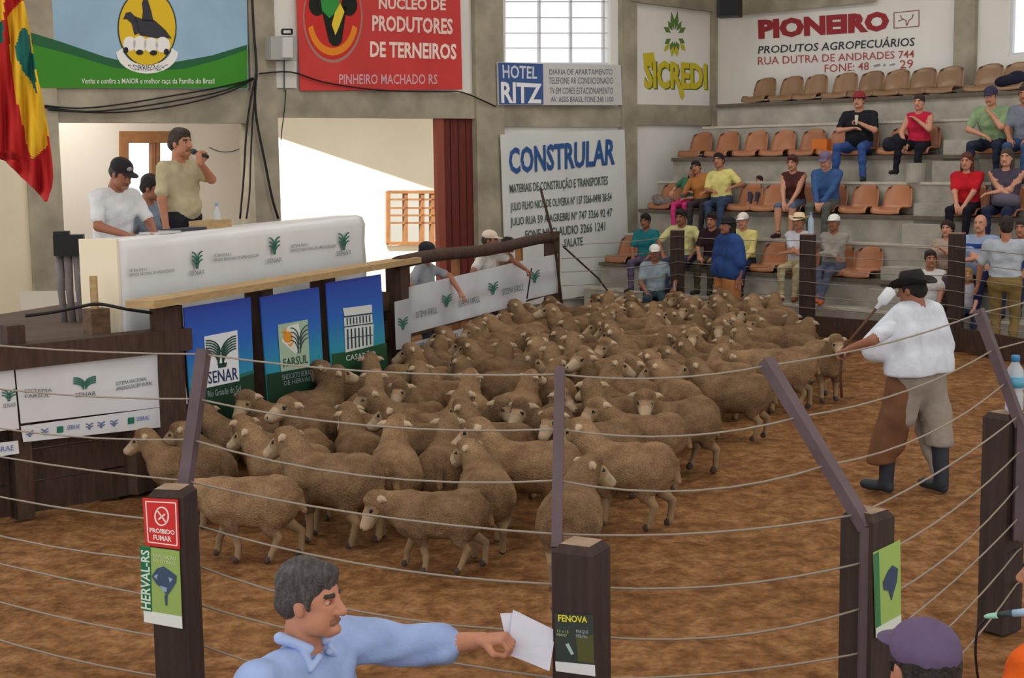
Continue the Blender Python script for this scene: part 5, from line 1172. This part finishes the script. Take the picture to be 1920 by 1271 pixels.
turn = lambda f, a: np.array([f[0] * math.cos(a) - f[1] * math.sin(a), f[0] * math.sin(a) + f[1] * math.cos(a)])
camf = lambda p: unit(-np.array(p[:2]))
def sit(label, r_, px, **k):
    p = seatpt(r_, px); fc = k.pop('face', unit(fS * .55 + camf(p) * .45)); dz = k.pop('dz', 0.0); p[2] += dz
    return person(label, p, fc, 'sit', **k)
# lowest row
sit('man in a teal shirt beside the white wall in the lowest row', 0, 1214, dz=-.06, shirt=(40, 120, 128), pants=(92, 84, 108), skin=S3, hair=('short', (30, 26, 26)), arms=((-.12, .30, .14), (.14, .30, .14)), lean=(.1, 0))
sit('broad man in a pale yellow shirt behind a ring post', 0, 1284, sc=1.06, shirt=(206, 200, 142), pants=(54, 62, 88), skin=S3, hair=('short', (34, 28, 26)), wide=1.15, belly=.05, arms=((-.24, .30, .16), (.24, .30, .16)), lean=(.2, 0), elbow=((-1, -.1, .2), (1, -.1, .2)))
o, inf = sit('person in a dark printed shirt half hidden behind the blue poncho', 0, 1340, shirt=(48, 34, 40), pants=(70, 64, 50), skin=S2, hair=('short', (36, 30, 28)), sleeve='short', lean=(.15, 0))
sit('man in a yellow shirt and white cap in the lowest row', 0, 1398, shirt=(216, 204, 130), pants=(44, 48, 70), skin=S1, hair=('short', (120, 110, 100)), hat=('cap', (226, 216, 208)), sleeve='long', arms=lap, lean=(.12, 0))
sit('man in a straw hat with folded arms and khaki trousers', 0, 1500, shirt=(204, 206, 216), pants=(182, 168, 132), shoes=(120, 62, 44), skin=S2, hair=('short', (90, 80, 74)), hat=('straw', (226, 206, 166)), arms=crossed)
sit('man in a white cap with folded arms and orange boots', 0, 1566, shirt=(152, 146, 138), pants=(86, 92, 112), shoes=(184, 92, 40), skin=S3, hair=('short', (110, 104, 98)), hat=('cap', (232, 230, 226)), arms=crossed, sleeve='long', legs=((.0, .54, -.36), (.04, .56, -.34)))
q = at(1228, 600, 22.95); q[2] = .38
MB_ = MB(); MB_.box((q[0], q[1], .19), (.6, .4, .38), .3); tag(MB_.build('bench', M_woodb), 'low bench under the man with the walking stick', 'bench')
o, inf = person('old man in a white cap holding a silver walking stick', q, camf(q), 'sit', shirt=(146, 160, 168), pants=(54, 72, 78), skin=S3, hair=('short', (130, 126, 120)), hat=('cap', (228, 226, 216)), arms=((-.30, .34, .22), (.12, .30, .14)), grip=(True, False), lean=(.1, 0))
hp = inf['hands'][0]; tag(MB().tube([(hp[0] + .0, hp[1] - .06, hp[2] + .12), (hp[0], hp[1] - .06, hp[2]), (hp[0] + .03, hp[1] - .08, .02)], .013, 8).build('walking_stick', mat('silver', (214, 216, 220), .25, metal=.6)), 'thin silver walking stick held by the old man', 'walking stick')
# second row
sit('girl in pink trousers with a green top in the second row', 1, 1288, sc=.82, shirt=(70, 120, 92), pants=(206, 62, 122), skin=S1, hair=('long', (52, 38, 32)), fem=False, lean=(.05, -.25), arms=((-.1, .24, .2), (.26, .18, .34)), hat=None)
sit('dark-haired person in an orange-brown top leaning on a shoulder', 1, 1322, sc=.92, shirt=(176, 116, 62), pants=(62, 58, 60), skin=S2, hair=('short', (34, 28, 26)), lean=(0, .25), arms=((-.12, .28, .3), (.24, .22, .3)), dz=.0)
sit('man in a pale yellow T-shirt and jeans leaning back', 1, 1354, sc=1.05, shirt=(214, 204, 128), pants=(58, 72, 98), skin=S2, hair=('short', (32, 28, 28)), lean=(-.12, .12), arms=((-.26, .22, .34), (.06, .26, .28)), legs=((-.16, .5, -.34), (.0, .52, -.34)))
p = seatpt(1, 1425, .50); p[2] = RH[2] - .42 + .0
person('small child in a grey-teal shirt peeking between two empty seats', p + np.array([0, 0, -.46]), fS, 'sit', sc=.62, shirt=(110, 136, 140), pants=(70, 72, 84), skin=S2, hair=('short', (36, 30, 28)), legs=((-.1, .30, .0), (.1, .30, .0)))
sit('woman in a dark brown sleeveless top with bare knees', 1, 1491, shirt=(78, 46, 44), pants=(96, 106, 128), skin=S1, hair=('short', (78, 42, 34)), fem=True, sleeve='none', bare=True, arms=((-.05, .36, .10), (.05, .36, .10)), lean=(.15, 0), shoes=(60, 30, 40))
sit('man in a blue denim shirt and mauve cap with clasped hands', 1, 1553, sc=1.06, shirt=(62, 92, 140), pants=(92, 94, 88), skin=S1, hair=('short', (140, 130, 126)), hat=('cap', (112, 96, 122)), sleeve='long', arms=((-.04, .34, .12), (.04, .34, .12)), lean=(.12, 0), head=(0, .25), wide=1.1)
sit('woman in a red T-shirt with long auburn hair', 1, 1816, shirt=(190, 34, 44), pants=(34, 32, 40), skin=S1, hair=('long', (96, 52, 40)), fem=True, arms=((-.05, .34, .12), (.05, .34, .12)), lean=(.1, 0), wide=1.08)
sit('woman in dark clothes with folded arms and a grey bag on her lap', 1, 1888, sc=1.05, shirt=(72, 66, 80), pants=(44, 48, 74), skin=S1, hair=('long', (70, 60, 50)), fem=True, sleeve='none', arms=crossed, wide=1.15)
p = seatpt(1, 1888, -.14); tag(MB().lathe((p[0], p[1], p[2] + .12), [(.10, 0), (.2, .02), (.23, .09), (.2, .16), (.1, .19)], 16, 0, 1.0, .55, rzS).build('handbag', mat('bag_grey', (88, 82, 98), .6), smooth=True), 'grey handbag on the lap of the woman with folded arms', 'bag')
# third row
o, inf = sit('man in a black shirt and dark red hat drinking from a cup', 2, 1610, sc=1.1, shirt=(34, 36, 42), pants=(56, 84, 140), skin=S1, hair=('short', (50, 40, 36)), hat=('brim', (140, 40, 50)), arms=((-.07, .20, .44), (.02, .24, .36)), grip=(True, False), wide=1.25, belly=.06, legs=((-.22, .44, -.34), (.20, .44, -.34)), elbow=((-1, -.2, -.6), (1, 0, -.5)))
hp = inf['hands'][0] + inf['Rz'] @ np.array([.03, .05, .06]); tag(MB().lathe(tuple(hp), [(.022, -.09), (.026, -.02), (.030, .06), (.030, .065)], 14).build('cup', C((216, 206, 186)), smooth=True), 'pale cup raised to the mouth of the man in black', 'cup')
sit('woman in a red plaid vest and black leggings with a hand at her mouth', 2, 1722, shirt=(186, 38, 66), pants=(30, 30, 38), skin=S1, hair=('bun', (52, 40, 36)), fem=True, arms=((-.02, .16, .50), (.14, .28, .16)), sleeve='none', legs=((-.14, .5, -.36), (.22, .42, -.26)), elbow=((-.8, .3, -.8), (1, -.4, -.4)))
sit('man in a pale green polo and dark cap resting chin on hand', 2, 1862, sc=1.1, shirt=(138, 164, 124), pants=(44, 50, 66), skin=S1, hair=('short', (80, 70, 64)), hat=('cap', (52, 50, 76)), arms=((-.02, .20, .50), (.06, .30, .22)), elbow=((-.5, .5, -.9), (1, .2, -.6)), lean=(.25, 0), wide=1.15, legs=((-.18, .42, -.34), (.2, .44, -.34)))
sit('person in blue jeans at the right edge of the third row', 2, 1922, sc=1.08, shirt=(120, 126, 140), pants=(62, 84, 124), skin=S2, hair=('short', (60, 50, 44)), lean=(.1, 0))
# right-hand group near the rail
def ledge(label, px, **k):
    p = prow(0, srow(0, px, .28), -.28); p = np.array([p[0], p[1], RH[0] - .42 + .015]); return person(label, p, camf(p), 'sit', legs=((-.11, .40, -.29), (.11, .40, -.29)) if k.get('sc', 1) > .9 else ((-.11, .38, -.36), (.11, .38, -.36)), **k)
ledge('man in a white shirt seated behind the black hat', 1748, sc=1.0, shirt=(218, 216, 214), pants=(70, 70, 80), skin=S2, hair=('short', (56, 46, 42)), head=(.2, 0))
sit('woman with dark curly hair seated left of the post', 0, 1780, sc=.95, shirt=(176, 156, 140), pants=(90, 80, 84), skin=S1, hair=('curly', (46, 34, 30)), fem=True, arms=((-.02, .22, .46), (.1, .3, .16)))
o, inf = sit('balding man in a blue and white striped polo with folded arms', 0, 1842, sc=1.06, shirt=(150, 168, 200), pants=(40, 46, 80), skin=S1, hair=('bald', (120, 110, 104)), arms=crossed, wide=1.15, belly=.04)
for z_, hh in ((.38, .03), (.17, .022), (.10, .022)):
    v, f, mi = solid([rc((-.095, .0, z_ + .10), (.095, .0, z_ + .10), .128 if z_ < .3 else .119, .128 if z_ < .3 else .119, 0, .01), el((0, 0, z_ + .10 + hh + .2), (.6, .6, .2), 0, .003) | dict(cut=True), el((0, 0, z_ + .10 - hh - .2), (.6, .6, .2), 0, .003) | dict(cut=True)], .009)
    fastmesh('shirt_stripe', inf['W2'](v), f, [cloth((44, 70, 140))], mi, o)
ledge('blond child in a white and purple top right of the post', 1820, sc=.75, shirt=(196, 192, 206), pants=(60, 74, 96), skin=S1, hair=('long', (164, 124, 70)))
sit('person in a blue shirt at the far right edge', 0, 1920, sc=1.0, shirt=(58, 82, 140), pants=(50, 56, 80), skin=S2, hair=('short', (60, 50, 46)))
q = np.array([*at(1888, 400, 18.7)[:2], 0.0])
person('man in a light grey shirt and khaki trousers standing with his back turned', q, turn(unit(-camf(q)), -.15), 'stand', sc=1.07, shirt=(176, 184, 194), pants=(128, 108, 66), shoes=(60, 50, 44), skin=S2, hair=('short', (48, 38, 34)), arms=((-.34, .10, .84), (.28, .16, .9)), wide=1.2, head=(.35, 0), group='people standing at the ring')
# poncho man inside the ring
q = G(1366, 634); q = np.array([q[0], q[1], 0])
o, inf = person('man in a blue denim overshirt and black hat walking behind the flock', q, unit((-.93, -.36)), 'stand', sc=1.04, shirt=(46, 72, 126), pants=(160, 104, 58), shoes=(50, 40, 34), skin=S3, hair=('long', (28, 24, 22)), hat=('brim', (26, 26, 26)), sleeve='rolled', arms=((-.28, .0, .86), (.28, -.02, .86)), wide=1.15, belly=.05, group='people in the ring')
garm_p = inf
PONCHO = o
# handler with white shirt
q = np.array([*G(1718, 922)[:2], 0])
o, inf = person('handler in a white shirt, black hat and brown chaps herding the sheep', q, unit((-.62, .78)), 'stand', sc=1.02, shirt=(206, 212, 224), pants=(150, 140, 130), shoes=(46, 50, 56), skin=S3, hair=('short', (26, 22, 22)), hat=('hat', (20, 20, 22)), sleeve='short', arms=((-.44, .34, 1.13), (.27, .10, .90)), legs=((-.17, .16, .08), (.14, -.12, .08)), grip=(True, False), wide=1.25, lean=(.06, 0), head=(.15, .12), elbow=((-1, -.2, -.4), (1, -.6, -.3)), group='people in the ring')
hand_h = inf['hands'][0]; RzH = inf['Rz']; W2H = inf['W2']
def garment(name, prims, m_, o, W2, h=.014, wr=.008):
    v, f, mi = solid(prims, h); n_ = v - np.array([0, 0, 1]) * v[:, 2:3]; n_ /= (np.linalg.norm(n_, axis=1, keepdims=True) + 1e-6)
    v = v + n_ * (np.sin(np.arctan2(v[:, 1], v[:, 0]) * 9 + noise3(v, 7, 5) * 2) * wr)[:, None]
    return fastmesh(name, W2(v), f, [m_], mi, o)
flat = lambda z: el((0, 0, z - .30), (.9, .9, .30), 0, .004) | dict(cut=True)
garment('loose_shirt', [rc((-.12, .05, 1.40), (.12, .05, 1.40), .105, .105, 0, .05), rc((-.15, .02, 1.24), (.15, .02, 1.24), .15, .15, 0, .06), rc((-.15, .0, 1.05), (.15, .0, 1.05), .165, .165, 0, .06), rc((-.15, -.01, .95), (.15, -.01, .95), .17, .17, 0, .06), rc((-.22, .03, 1.39), (-.33, .15, 1.16), .085, .12, 0, .05), rc((.22, .03, 1.39), (.30, .02, 1.13), .085, .115, 0, .05), flat(.955)], cloth((206, 212, 224)), o, W2H)
garment('wide_trousers', [rc((.10, -.01, .90), (.14, -.06, .62), .135, .125, 0, .05), rc((.14, -.06, .62), (.145, -.10, .40), .125, .115, 0, .04), rc((-.10, .02, .90), (-.12, .06, .62), .13, .115, 0, .05), rc((-.10, 0, .93), (.10, 0, .93), .135, .135, 0, .05), flat(.37)], cloth((150, 140, 130)), o, W2H)
garment('chaps', [rc((-.14, .05, .86), (-.17, .14, .40), .125, .125, 0, .04), rc((-.20, .08, .62), (-.22, .18, .26), .10, .10, 0, .03), flat(.25)], mat('leather', (112, 74, 48), .7, var=.3, vs=5), o, W2H)
garment('boot', [rc((.14, -.13, .07), (.14, -.11, .36), .058, .068, 0, .02), rc((.14, -.13, .045), (.17, .06, .04), .046, .040, 0, .02)], mat('rubber_boot', (44, 50, 58), .5), o, W2H, wr=0)
garment('boot', [rc((-.17, .16, .07), (-.17, .15, .30), .056, .064, 0, .02), rc((-.17, .15, .045), (-.20, .34, .04), .046, .040, 0, .02)], mat('rubber_boot', (44, 50, 58), .5), o, W2H, wr=0)
Wp = garm_p['W2']
garment('loose_overshirt', [rc((-.13, .0, 1.38), (.13, .0, 1.38), .11, .11, 0, .05), rc((-.15, .0, 1.2), (.15, .0, 1.2), .15, .15, 0, .06), rc((-.15, .02, .98), (.15, .02, .98), .17, .17, 0, .06), rc((-.23, 0, 1.36), (-.30, .0, 1.1), .085, .10, 0, .04), rc((.23, 0, 1.36), (.30, .0, 1.1), .085, .10, 0, .04), flat(.86)], cloth((46, 72, 126)), PONCHO, Wp)
garment('chaps', [rc((-.12, .02, .84), (-.14, .03, .30), .13, .12, 0, .03), rc((.12, .02, .84), (.14, .03, .30), .13, .12, 0, .03), flat(.2)], mat('tan_leather', (168, 108, 60), .7, var=.25, vs=5), PONCHO, Wp)
h2 = hand_h + RzH @ np.array([.0, .06, -.01])
a = at(1578, 745, h2[1] + .1); b = at(1646, 575, h2[1] - .05)
r = thing('herding_stick', 'thin herding stick with a white bottle tied to its top', 'stick', a)
MB().tube([a, (a + h2) / 2 + np.array([-.01, 0, 0]), h2, (h2 + b) / 2, b], .011, 8).build('shaft', mat('stick', (92, 60, 46), .7), r, True)
d = unit(b - h2); u = b + d * .02
MB().tube([b - d * .02, b + d * .03, b + d * .05, b + d * .16, b + d * .18], [.018, .02, .045, .048, .02], 12).build('white_bottle', mat('white_plastic', (214, 218, 224), .35), r, True)
# ---------------------------------------------------------------- auctioneers on the platform
def plat(px, back): P_ = Plane(FA - nF * back, nF); return np.array([*P_.hit(px, 350)[:2], PLZ])
q = plat(338, .98)
o, inf = person('auctioneer in a khaki polo speaking into a microphone', q, unit((.86, -.5)), 'stand', sc=1.045, shirt=(178, 168, 138), pants=(40, 40, 46), shoes=(30, 28, 28), skin=S2, hair=('short', (58, 46, 42)), arms=((.0, .0, 0), (.0, .0, 0)) and ((.06, .30, 1.42), (.26, .06, .84)), elbow=((-.9, .1, -.9), (1, -.6, -.2)), handdir=((.1, .1, 1), None), grip=(True, False), wide=1.12, belly=.015, fine=True, vox=.011, group='auctioneers at the desk')
hm = inf['hands'][0]; mo = inf['W2'](inf['Rh'] @ np.array([0, .13, -.065]) + inf['hc'])
hd = unit(mo - hm)
r = thing('microphone', 'black handheld microphone at the mouth of the auctioneer', 'microphone', hm)
st0 = hm + inf['Rz'] @ np.array([.0, .03, .07])
hd = unit(mo - st0); MB().tube([st0 - hd * .10, mo - hd * .05], [.016, .021], 12).build('handle', M_black, r, True)
MB().tube([mo - hd * .05, mo - hd * .035, mo - hd * .01, mo], [.022, .028, .027, .014], 12).build('mesh_head', mat('mic_mesh', (70, 72, 74), .5, metal=.5), r, True)
q = plat(205, 1.0)
person('seated-looking man in a white shirt and black cap leaning on the desk', q + np.array([0, 0, -.16]), unit((.8, -.6)), 'stand', sc=1.0, shirt=(206, 208, 212), pants=(60, 60, 66), skin=S3, hair=('short', (50, 44, 42)), hat=('cap', (26, 22, 26), (150, 150, 156)), sleeve='short', arms=((-.12, .42, 1.05), (.16, .40, 1.05)), lean=(.18, 0), head=(0, .25), wide=1.12, fine=True, vox=.011, group='auctioneers at the desk')
q = plat(268, 1.75)
person('dark-haired assistant in a blue-grey shirt behind the auctioneer', q + np.array([0, 0, -.3]), unit((.7, -.7)), 'stand', sc=.98, shirt=(120, 132, 148), pants=(50, 50, 56), skin=S3, hair=('short', (30, 26, 26)), arms=((-.1, .36, 1.0), (.14, .34, 1.0)), lean=(.15, 0), head=(.5, .1), group='auctioneers at the desk')
# ---------------------------------------------------------------- men leaning on the far pen fence
q = pf(792, -.25); q = np.array([q[0], q[1], .12])
person('young man in a black cap reaching down over the pen fence', q, nF, 'stand', sc=.93, shirt=(150, 152, 158), pants=(60, 62, 70), skin=S2, hair=('short', (28, 24, 24)), hat=('cap', (30, 30, 36)), arms=((-.22, .44, 1.06), (.26, .10, 1.0)), elbow=((-.1, .6, 1.0), (1, -.3, -.3)), lean=(.10, 0), group='men behind the pen fence')
q = pf(908, -.27); q = np.array([q[0], q[1], .06])
o, inf = person('man in a white cap and pale shirt resting his arm over the pen fence', q, nF, 'stand', sc=.98, shirt=(206, 200, 194), pants=(70, 64, 60), skin=S3, hair=('short', (60, 50, 46)), hat=('cap', (206, 190, 172)), arms=((-.42, .46, 1.16), (.26, .1, 1.0)), elbow=((-.3, .5, 1.0), (1, -.3, -.3)), lean=(.12, 0), grip=(True, False), group='men behind the pen fence')
hp = inf['hands'][0] + inf['Rz'] @ np.array([-.03, .06, -.04]); e = PF.hit(988, 560, .14)
tag(MB().tube([hp + (hp - e) * .15, hp, e], .010, 6).build('prod_stick', M_black), 'short dark stick held over the pen fence by the man in a white cap', 'stick')
q = pf(952, -.95); q = np.array([q[0], q[1], -.1])
person('dark-haired man standing farther back behind the pen fence', q, nF, 'stand', sc=.92, shirt=(110, 82, 70), pants=(60, 56, 56), skin=S3, hair=('short', (34, 28, 26)), group='men behind the pen fence')
tag(MB().tube([at(1013, 352, 20.6), at(1026, 400, 20.7), at(1040, 455, 20.8), G(1046, 640, 0) * np.array([1, 1, 0]) + np.array([.12, .1, .02])], .02, 7).build('pole', M_wood, smooth=True), 'dark pole leaning up beside the end of the pen fence', 'pole')
tag(MB().tube([at(1056, 462, 21.1), at(1122, 522, 21.7), at(1150, 560, 22.0)], .014, 6).build('stay_rod', M_wood), 'thin dark stay rod running from the fence end to the stands', 'rod')
# white hen-shaped bundle on the kick board
q = at(1040, 598, 20.6)
garm = [el((0, 0, 0), (.15, .10, .085), 0, .03), rc((-.10, 0, .0), (-.20, 0, -.015), .05, .03, 0, .03), rc((-.16, 0, -.03), (-.24, .0, -.06), .03, .012, 0, .02), rc((.08, 0, .05), (.14, 0, .06), .05, .03, 0, .03)]
v, f, mi = solid(garm, .01); tag(fastmesh('white_bundle', v + q, f, [cloth((226, 222, 208))], mi), 'white cloth bundle tied at the far corner of the pen', 'bundle')
# ---------------------------------------------------------------- foreground man
zf = 5.02; hc_ = at(578, 1141, zf)
MANZ = hc_[2] - 1.56 * 1.1
q = np.array([hc_[0] - .02, hc_[1] + .02, MANZ])
paper_c = at(985, 1205, 5.42)
fm = unit((.80, -.40))
Rz_ = rotz(yawdir(*fm)); wl = Rz_.T @ (at(908, 1200, 5.30) - q) / 1.10
o, inf = person('grey-haired man in a pale blue shirt holding papers out through the wires', q, fm, 'stand', sc=1.10, shirt=(150, 172, 218), pants=(60, 64, 80), skin=(184, 128, 102), hair=('short', (74, 70, 70)), sleeve='rolled', arms=(tuple(wl), (.34, .10, .86)), elbow=((.2, -.6, -.05), (1, -.5, -.3)), grip=(True, False), wide=1.42, armr=1.35, arml=.96, belly=.05, fine=True, head=(.10, .02), group='people in front of the ring')
tag(MB().box((q[0], q[1], MANZ / 2), (.9, .7, MANZ - .002)).build('stand_block', M_conc2), 'concrete block in front of the ring', 'block') if MANZ > .05 else None
W2 = inf['W2']
for s in (-1, 1):
    v, f, mi = solid([rc((s * .045, .06, 0), (s * .095, -.02, .04), .016, .02, 0, .01), rc((s * .03, .085, -.03), (s * .075, .08, -.06), .013, .010, 0, .012), rc((s * .06, .045, -.005), (s * .07, .075, -.05), .016, .013, 0, .01)], .006)
    fastmesh('collar', W2(v + np.array(inf['Tt'](0, -.01, .525))), f, [cloth((164, 184, 228))], mi, o)
# papers
hp = inf['hands'][0]
PP = Plane(at(985, 1205, 5.30), (-.25, -1, .25))
for k, (q4, lb) in enumerate((([(962, 1143), (1042, 1182), (1030, 1258), (950, 1226)], 'front sheet of white paper held out by the man in blue'), ([(938, 1150), (975, 1148), (1022, 1240), (952, 1216)], 'rear sheet of white paper held out by the man in blue'))):
    tag(slab('paper', PP, q4, .0015, mat('paper', (212, 212, 228), .7), None, .0 - .012 * k, (4, 4), .004), lb, 'paper', 'papers in the hand')
# purple cap and orange sleeve in the near right corner
hc_ = at(1738, 1262, 3.75)
q = np.array([hc_[0], hc_[1], hc_[2] - 1.58])
person('person in a plain purple cap seen from behind at the bottom right', q, unit((-.25, 1)), 'stand', sc=1.0, shirt=(70, 60, 84), pants=(60, 60, 70), skin=S2, hair=('short', (40, 34, 32)), hat=('cap', (92, 76, 108)), fine=True, group='people in front of the ring')
tag(MB().box((q[0], q[1], q[2] / 2), (.8, .6, q[2] - .002)).build('stand_block', M_conc2), 'concrete block below the purple cap', 'block') if q[2] > .05 else None
sh_ = at(1925, 1250, 3.9); q = np.array([sh_[0] + .14, sh_[1] + .10, sh_[2] - 1.37])
person('person in an orange jacket cut off by the lower right corner', q, unit((-.6, .8)), 'stand', sc=1.0, shirt=(222, 96, 34), pants=(60, 60, 70), skin=S2, hair=('short', (40, 34, 32)), sleeve='long', arms=((-.24, .2, .95), (.24, .12, .9)), fine=True, group='people in front of the ring')
tag(MB().box((q[0], q[1], q[2] / 2), (.8, .6, q[2] - .002)).build('stand_block', M_conc2), 'concrete block below the orange jacket', 'block') if q[2] > .05 else None
a, b = at(1846, 1156, 4.0), at(1935, 1146, 3.9)
r = thing('marker_pen', 'dark marker with a pale green tip pointing in from the right edge', 'pen', b)
MB().tube([a + (b - a) * .3, a + (b - a) * .62], [.009, .011], 10).build('barrel', C((40, 58, 60), .4), r, True)
MB().tube([a, a + (b - a) * .06, a + (b - a) * .3], [.004, .007, .009], 10).build('tip', C((150, 206, 186), .4), r, True)
MB().tube([a + (b - a) * .62, b], [.011, .011], 10).build('cap', C((150, 180, 204), .4), r, True)
cable('thin dark cord looping down at the bottom right', [at(x, y, 4.2) for x, y in ((1850, 1160), (1834, 1178), (1829, 1215), (1832, 1260), (1840, 1300))], .004)
# ---------------------------------------------------------------- odds and ends
q = seatpt(2, 1540, .12); tag(MB().box((q[0], q[1], q[2] + .12), (.30, .12, .24), rzS).build('orange_box', C((214, 118, 44), .6)), 'small orange box standing on the third row', 'box')
q = seatpt(2, 1680, .10); v, f, mi = solid([el((0, 0, .10), (.22, .14, .11), 0, .03), el((.06, .02, .22), (.14, .10, .09), 0, .04), el((-.12, -.02, .16), (.10, .1, .09), 0, .03)], .016)
tag(fastmesh('bag', v + q, f, [cloth((44, 44, 52))], mi), 'dark slouched bag on the seat between the man in black and the red vest', 'bag')
q = seatpt(3, 1892, .12); v, f, mi = solid([el((0, 0, .10), (.26, .15, .11), 0, .03), el((.1, .02, .18), (.14, .10, .09), 0, .04)], .016)
tag(fastmesh('clothes_heap', v + q, f, [cloth((34, 36, 52))], mi), 'heap of dark clothes on the top row at the right', 'clothes')
q = seatpt(1, 1246, .12); v, f, mi = solid([el((0, 0, .08), (.20, .15, .09), 0, .03), el((-.12, .04, .15), (.10, .10, .08), 0, .03)], .016)
tag(fastmesh('jacket', v + q, f, [mat('patterned_cloth', (84, 78, 76), .9, c2=(150, 140, 134), vs=30)], mi), 'patterned grey jacket lying on the left end seat', 'jacket')
q = prow(2, srow(2, 1722, .3), -.36); tag(MB().lathe((q[0], q[1], RH[2] - .42), [(.15, 0), (.15, .30)], 20).build('concrete_stump', M_conc2, smooth=False), 'round concrete stump below the woman in the red vest', 'stump')
# things on and beside the desk
PT = Plane(FA - nF * .60, nF); zd = ztop
def ondesk(px, back=.62): P_ = Plane(FA - nF * back, nF); return P_.hit(px, 430)[:2]
q = ondesk(408); ztd = float(a[2]) if False else None
def dz(px): t_ = (px - 224) / (682 - 224); return float(PD.hit(px, 448 + (403 - 448) * t_)[2])
r = thing('water_bottle', 'small clear water bottle with a pale blue cap on the auction desk', 'bottle', (*q, dz(408)))
MB().lathe((*q, dz(408)), [(.032, 0), (.034, .02), (.034, .14), (.014, .18), (.012, .20)], 14).build('body', clear((210, 222, 230), .5), r, True)
MB().lathe((*q, dz(408) + .2), [(.015, 0), (.015, .03)], 12).build('cap', C((130, 170, 200), .4), r, True)
q = ondesk(395, .66); tag(MB().box((*q, dz(400) + .035), (.42, .2, .07), rzF).build('wooden_tray', M_plank), 'low wooden tray on the desk beside the auctioneer', 'tray')
q = ondesk(345, .60); tag(MB().box((*q, dz(345) + .012), (.5, .16, .024), rzF).build('ledger', C((60, 62, 76))), 'dark open ledger on the auction desk', 'ledger')
q = ondesk(300, .58); tag(MB().box((*q, dz(300) + .008), (.34, .2, .016), rzF).build('papers', C((206, 206, 204))), 'small stack of papers on the auction desk', 'papers')
# stand with black box and grey cloth left of the desk
q = at(138, 612, 13.6); zq = q[2]
r = thing('equipment_stand', 'black equipment box on a stand draped with grey cloth', 'equipment', q)
t_ = at(138, 440, 13.6)[2]; u_ = at(138, 478, 13.6)[2]
MB().box((q[0], q[1], (t_ + u_) / 2), (.27, .2, t_ - u_), .2).build('black_box', M_black, r)
MB().box((q[0] - .06, q[1] - .02, t_ + .01), (.14, .16, .05), .2).build('lid', M_black, r)
for i, dx in enumerate((-.10, -.02, .07)):
    MB().tube([(q[0] + dx, q[1], u_), (q[0] + dx + .01, q[1] - .03, (u_ + zq) / 2), (q[0] + dx + .02, q[1], zq)], [.045, .035, .03], 8).build('cloth_fold', cloth((126, 118, 118)), r, True)
st('floor_room', 'raised floor of the room behind the desk', MB().prism([at(60, 600, 12.9)[:2], at(232, 600, 13.3)[:2], at(232, 600, 17.5)[:2], at(40, 600, 17.5)[:2]], .02, zq - .001), mat('room_floor', (176, 166, 154), .9))
q = p0(184, -.25); tag(MB().box((q[0], q[1], zt + .19 + .13), (.05, .05, .26)).build('short_stake', M_plank), 'short pale stake on top of the gate post at the left', 'stake')

# ================================================================= prints belong to the sheet they are printed on
for t in list(COL.objects):
    if t.parent is None and t.get('category') in ('banner', 'sign', 'poster'):
        base = [c for c in t.children if c.name.split('.')[0] in ('sheet', 'board', 'plate')]
        if not base: continue
        for c in list(t.children):
            if c is not base[0] and c.name.split('.')[0] not in ('end_panel', 'corner_panel', 'lower_strip'):
                c.parent = base[0]; c.matrix_parent_inverse = Matrix()
    if t.parent is None and t.get('category') == 'fence post':
        bar = [c for c in t.children if c.name.split('.')[0] == 'steel_bar']
        if bar:
            for c in list(t.children):
                if c.name.split('.')[0] == 'bolt': c.parent = bar[0]; c.matrix_parent_inverse = Matrix()
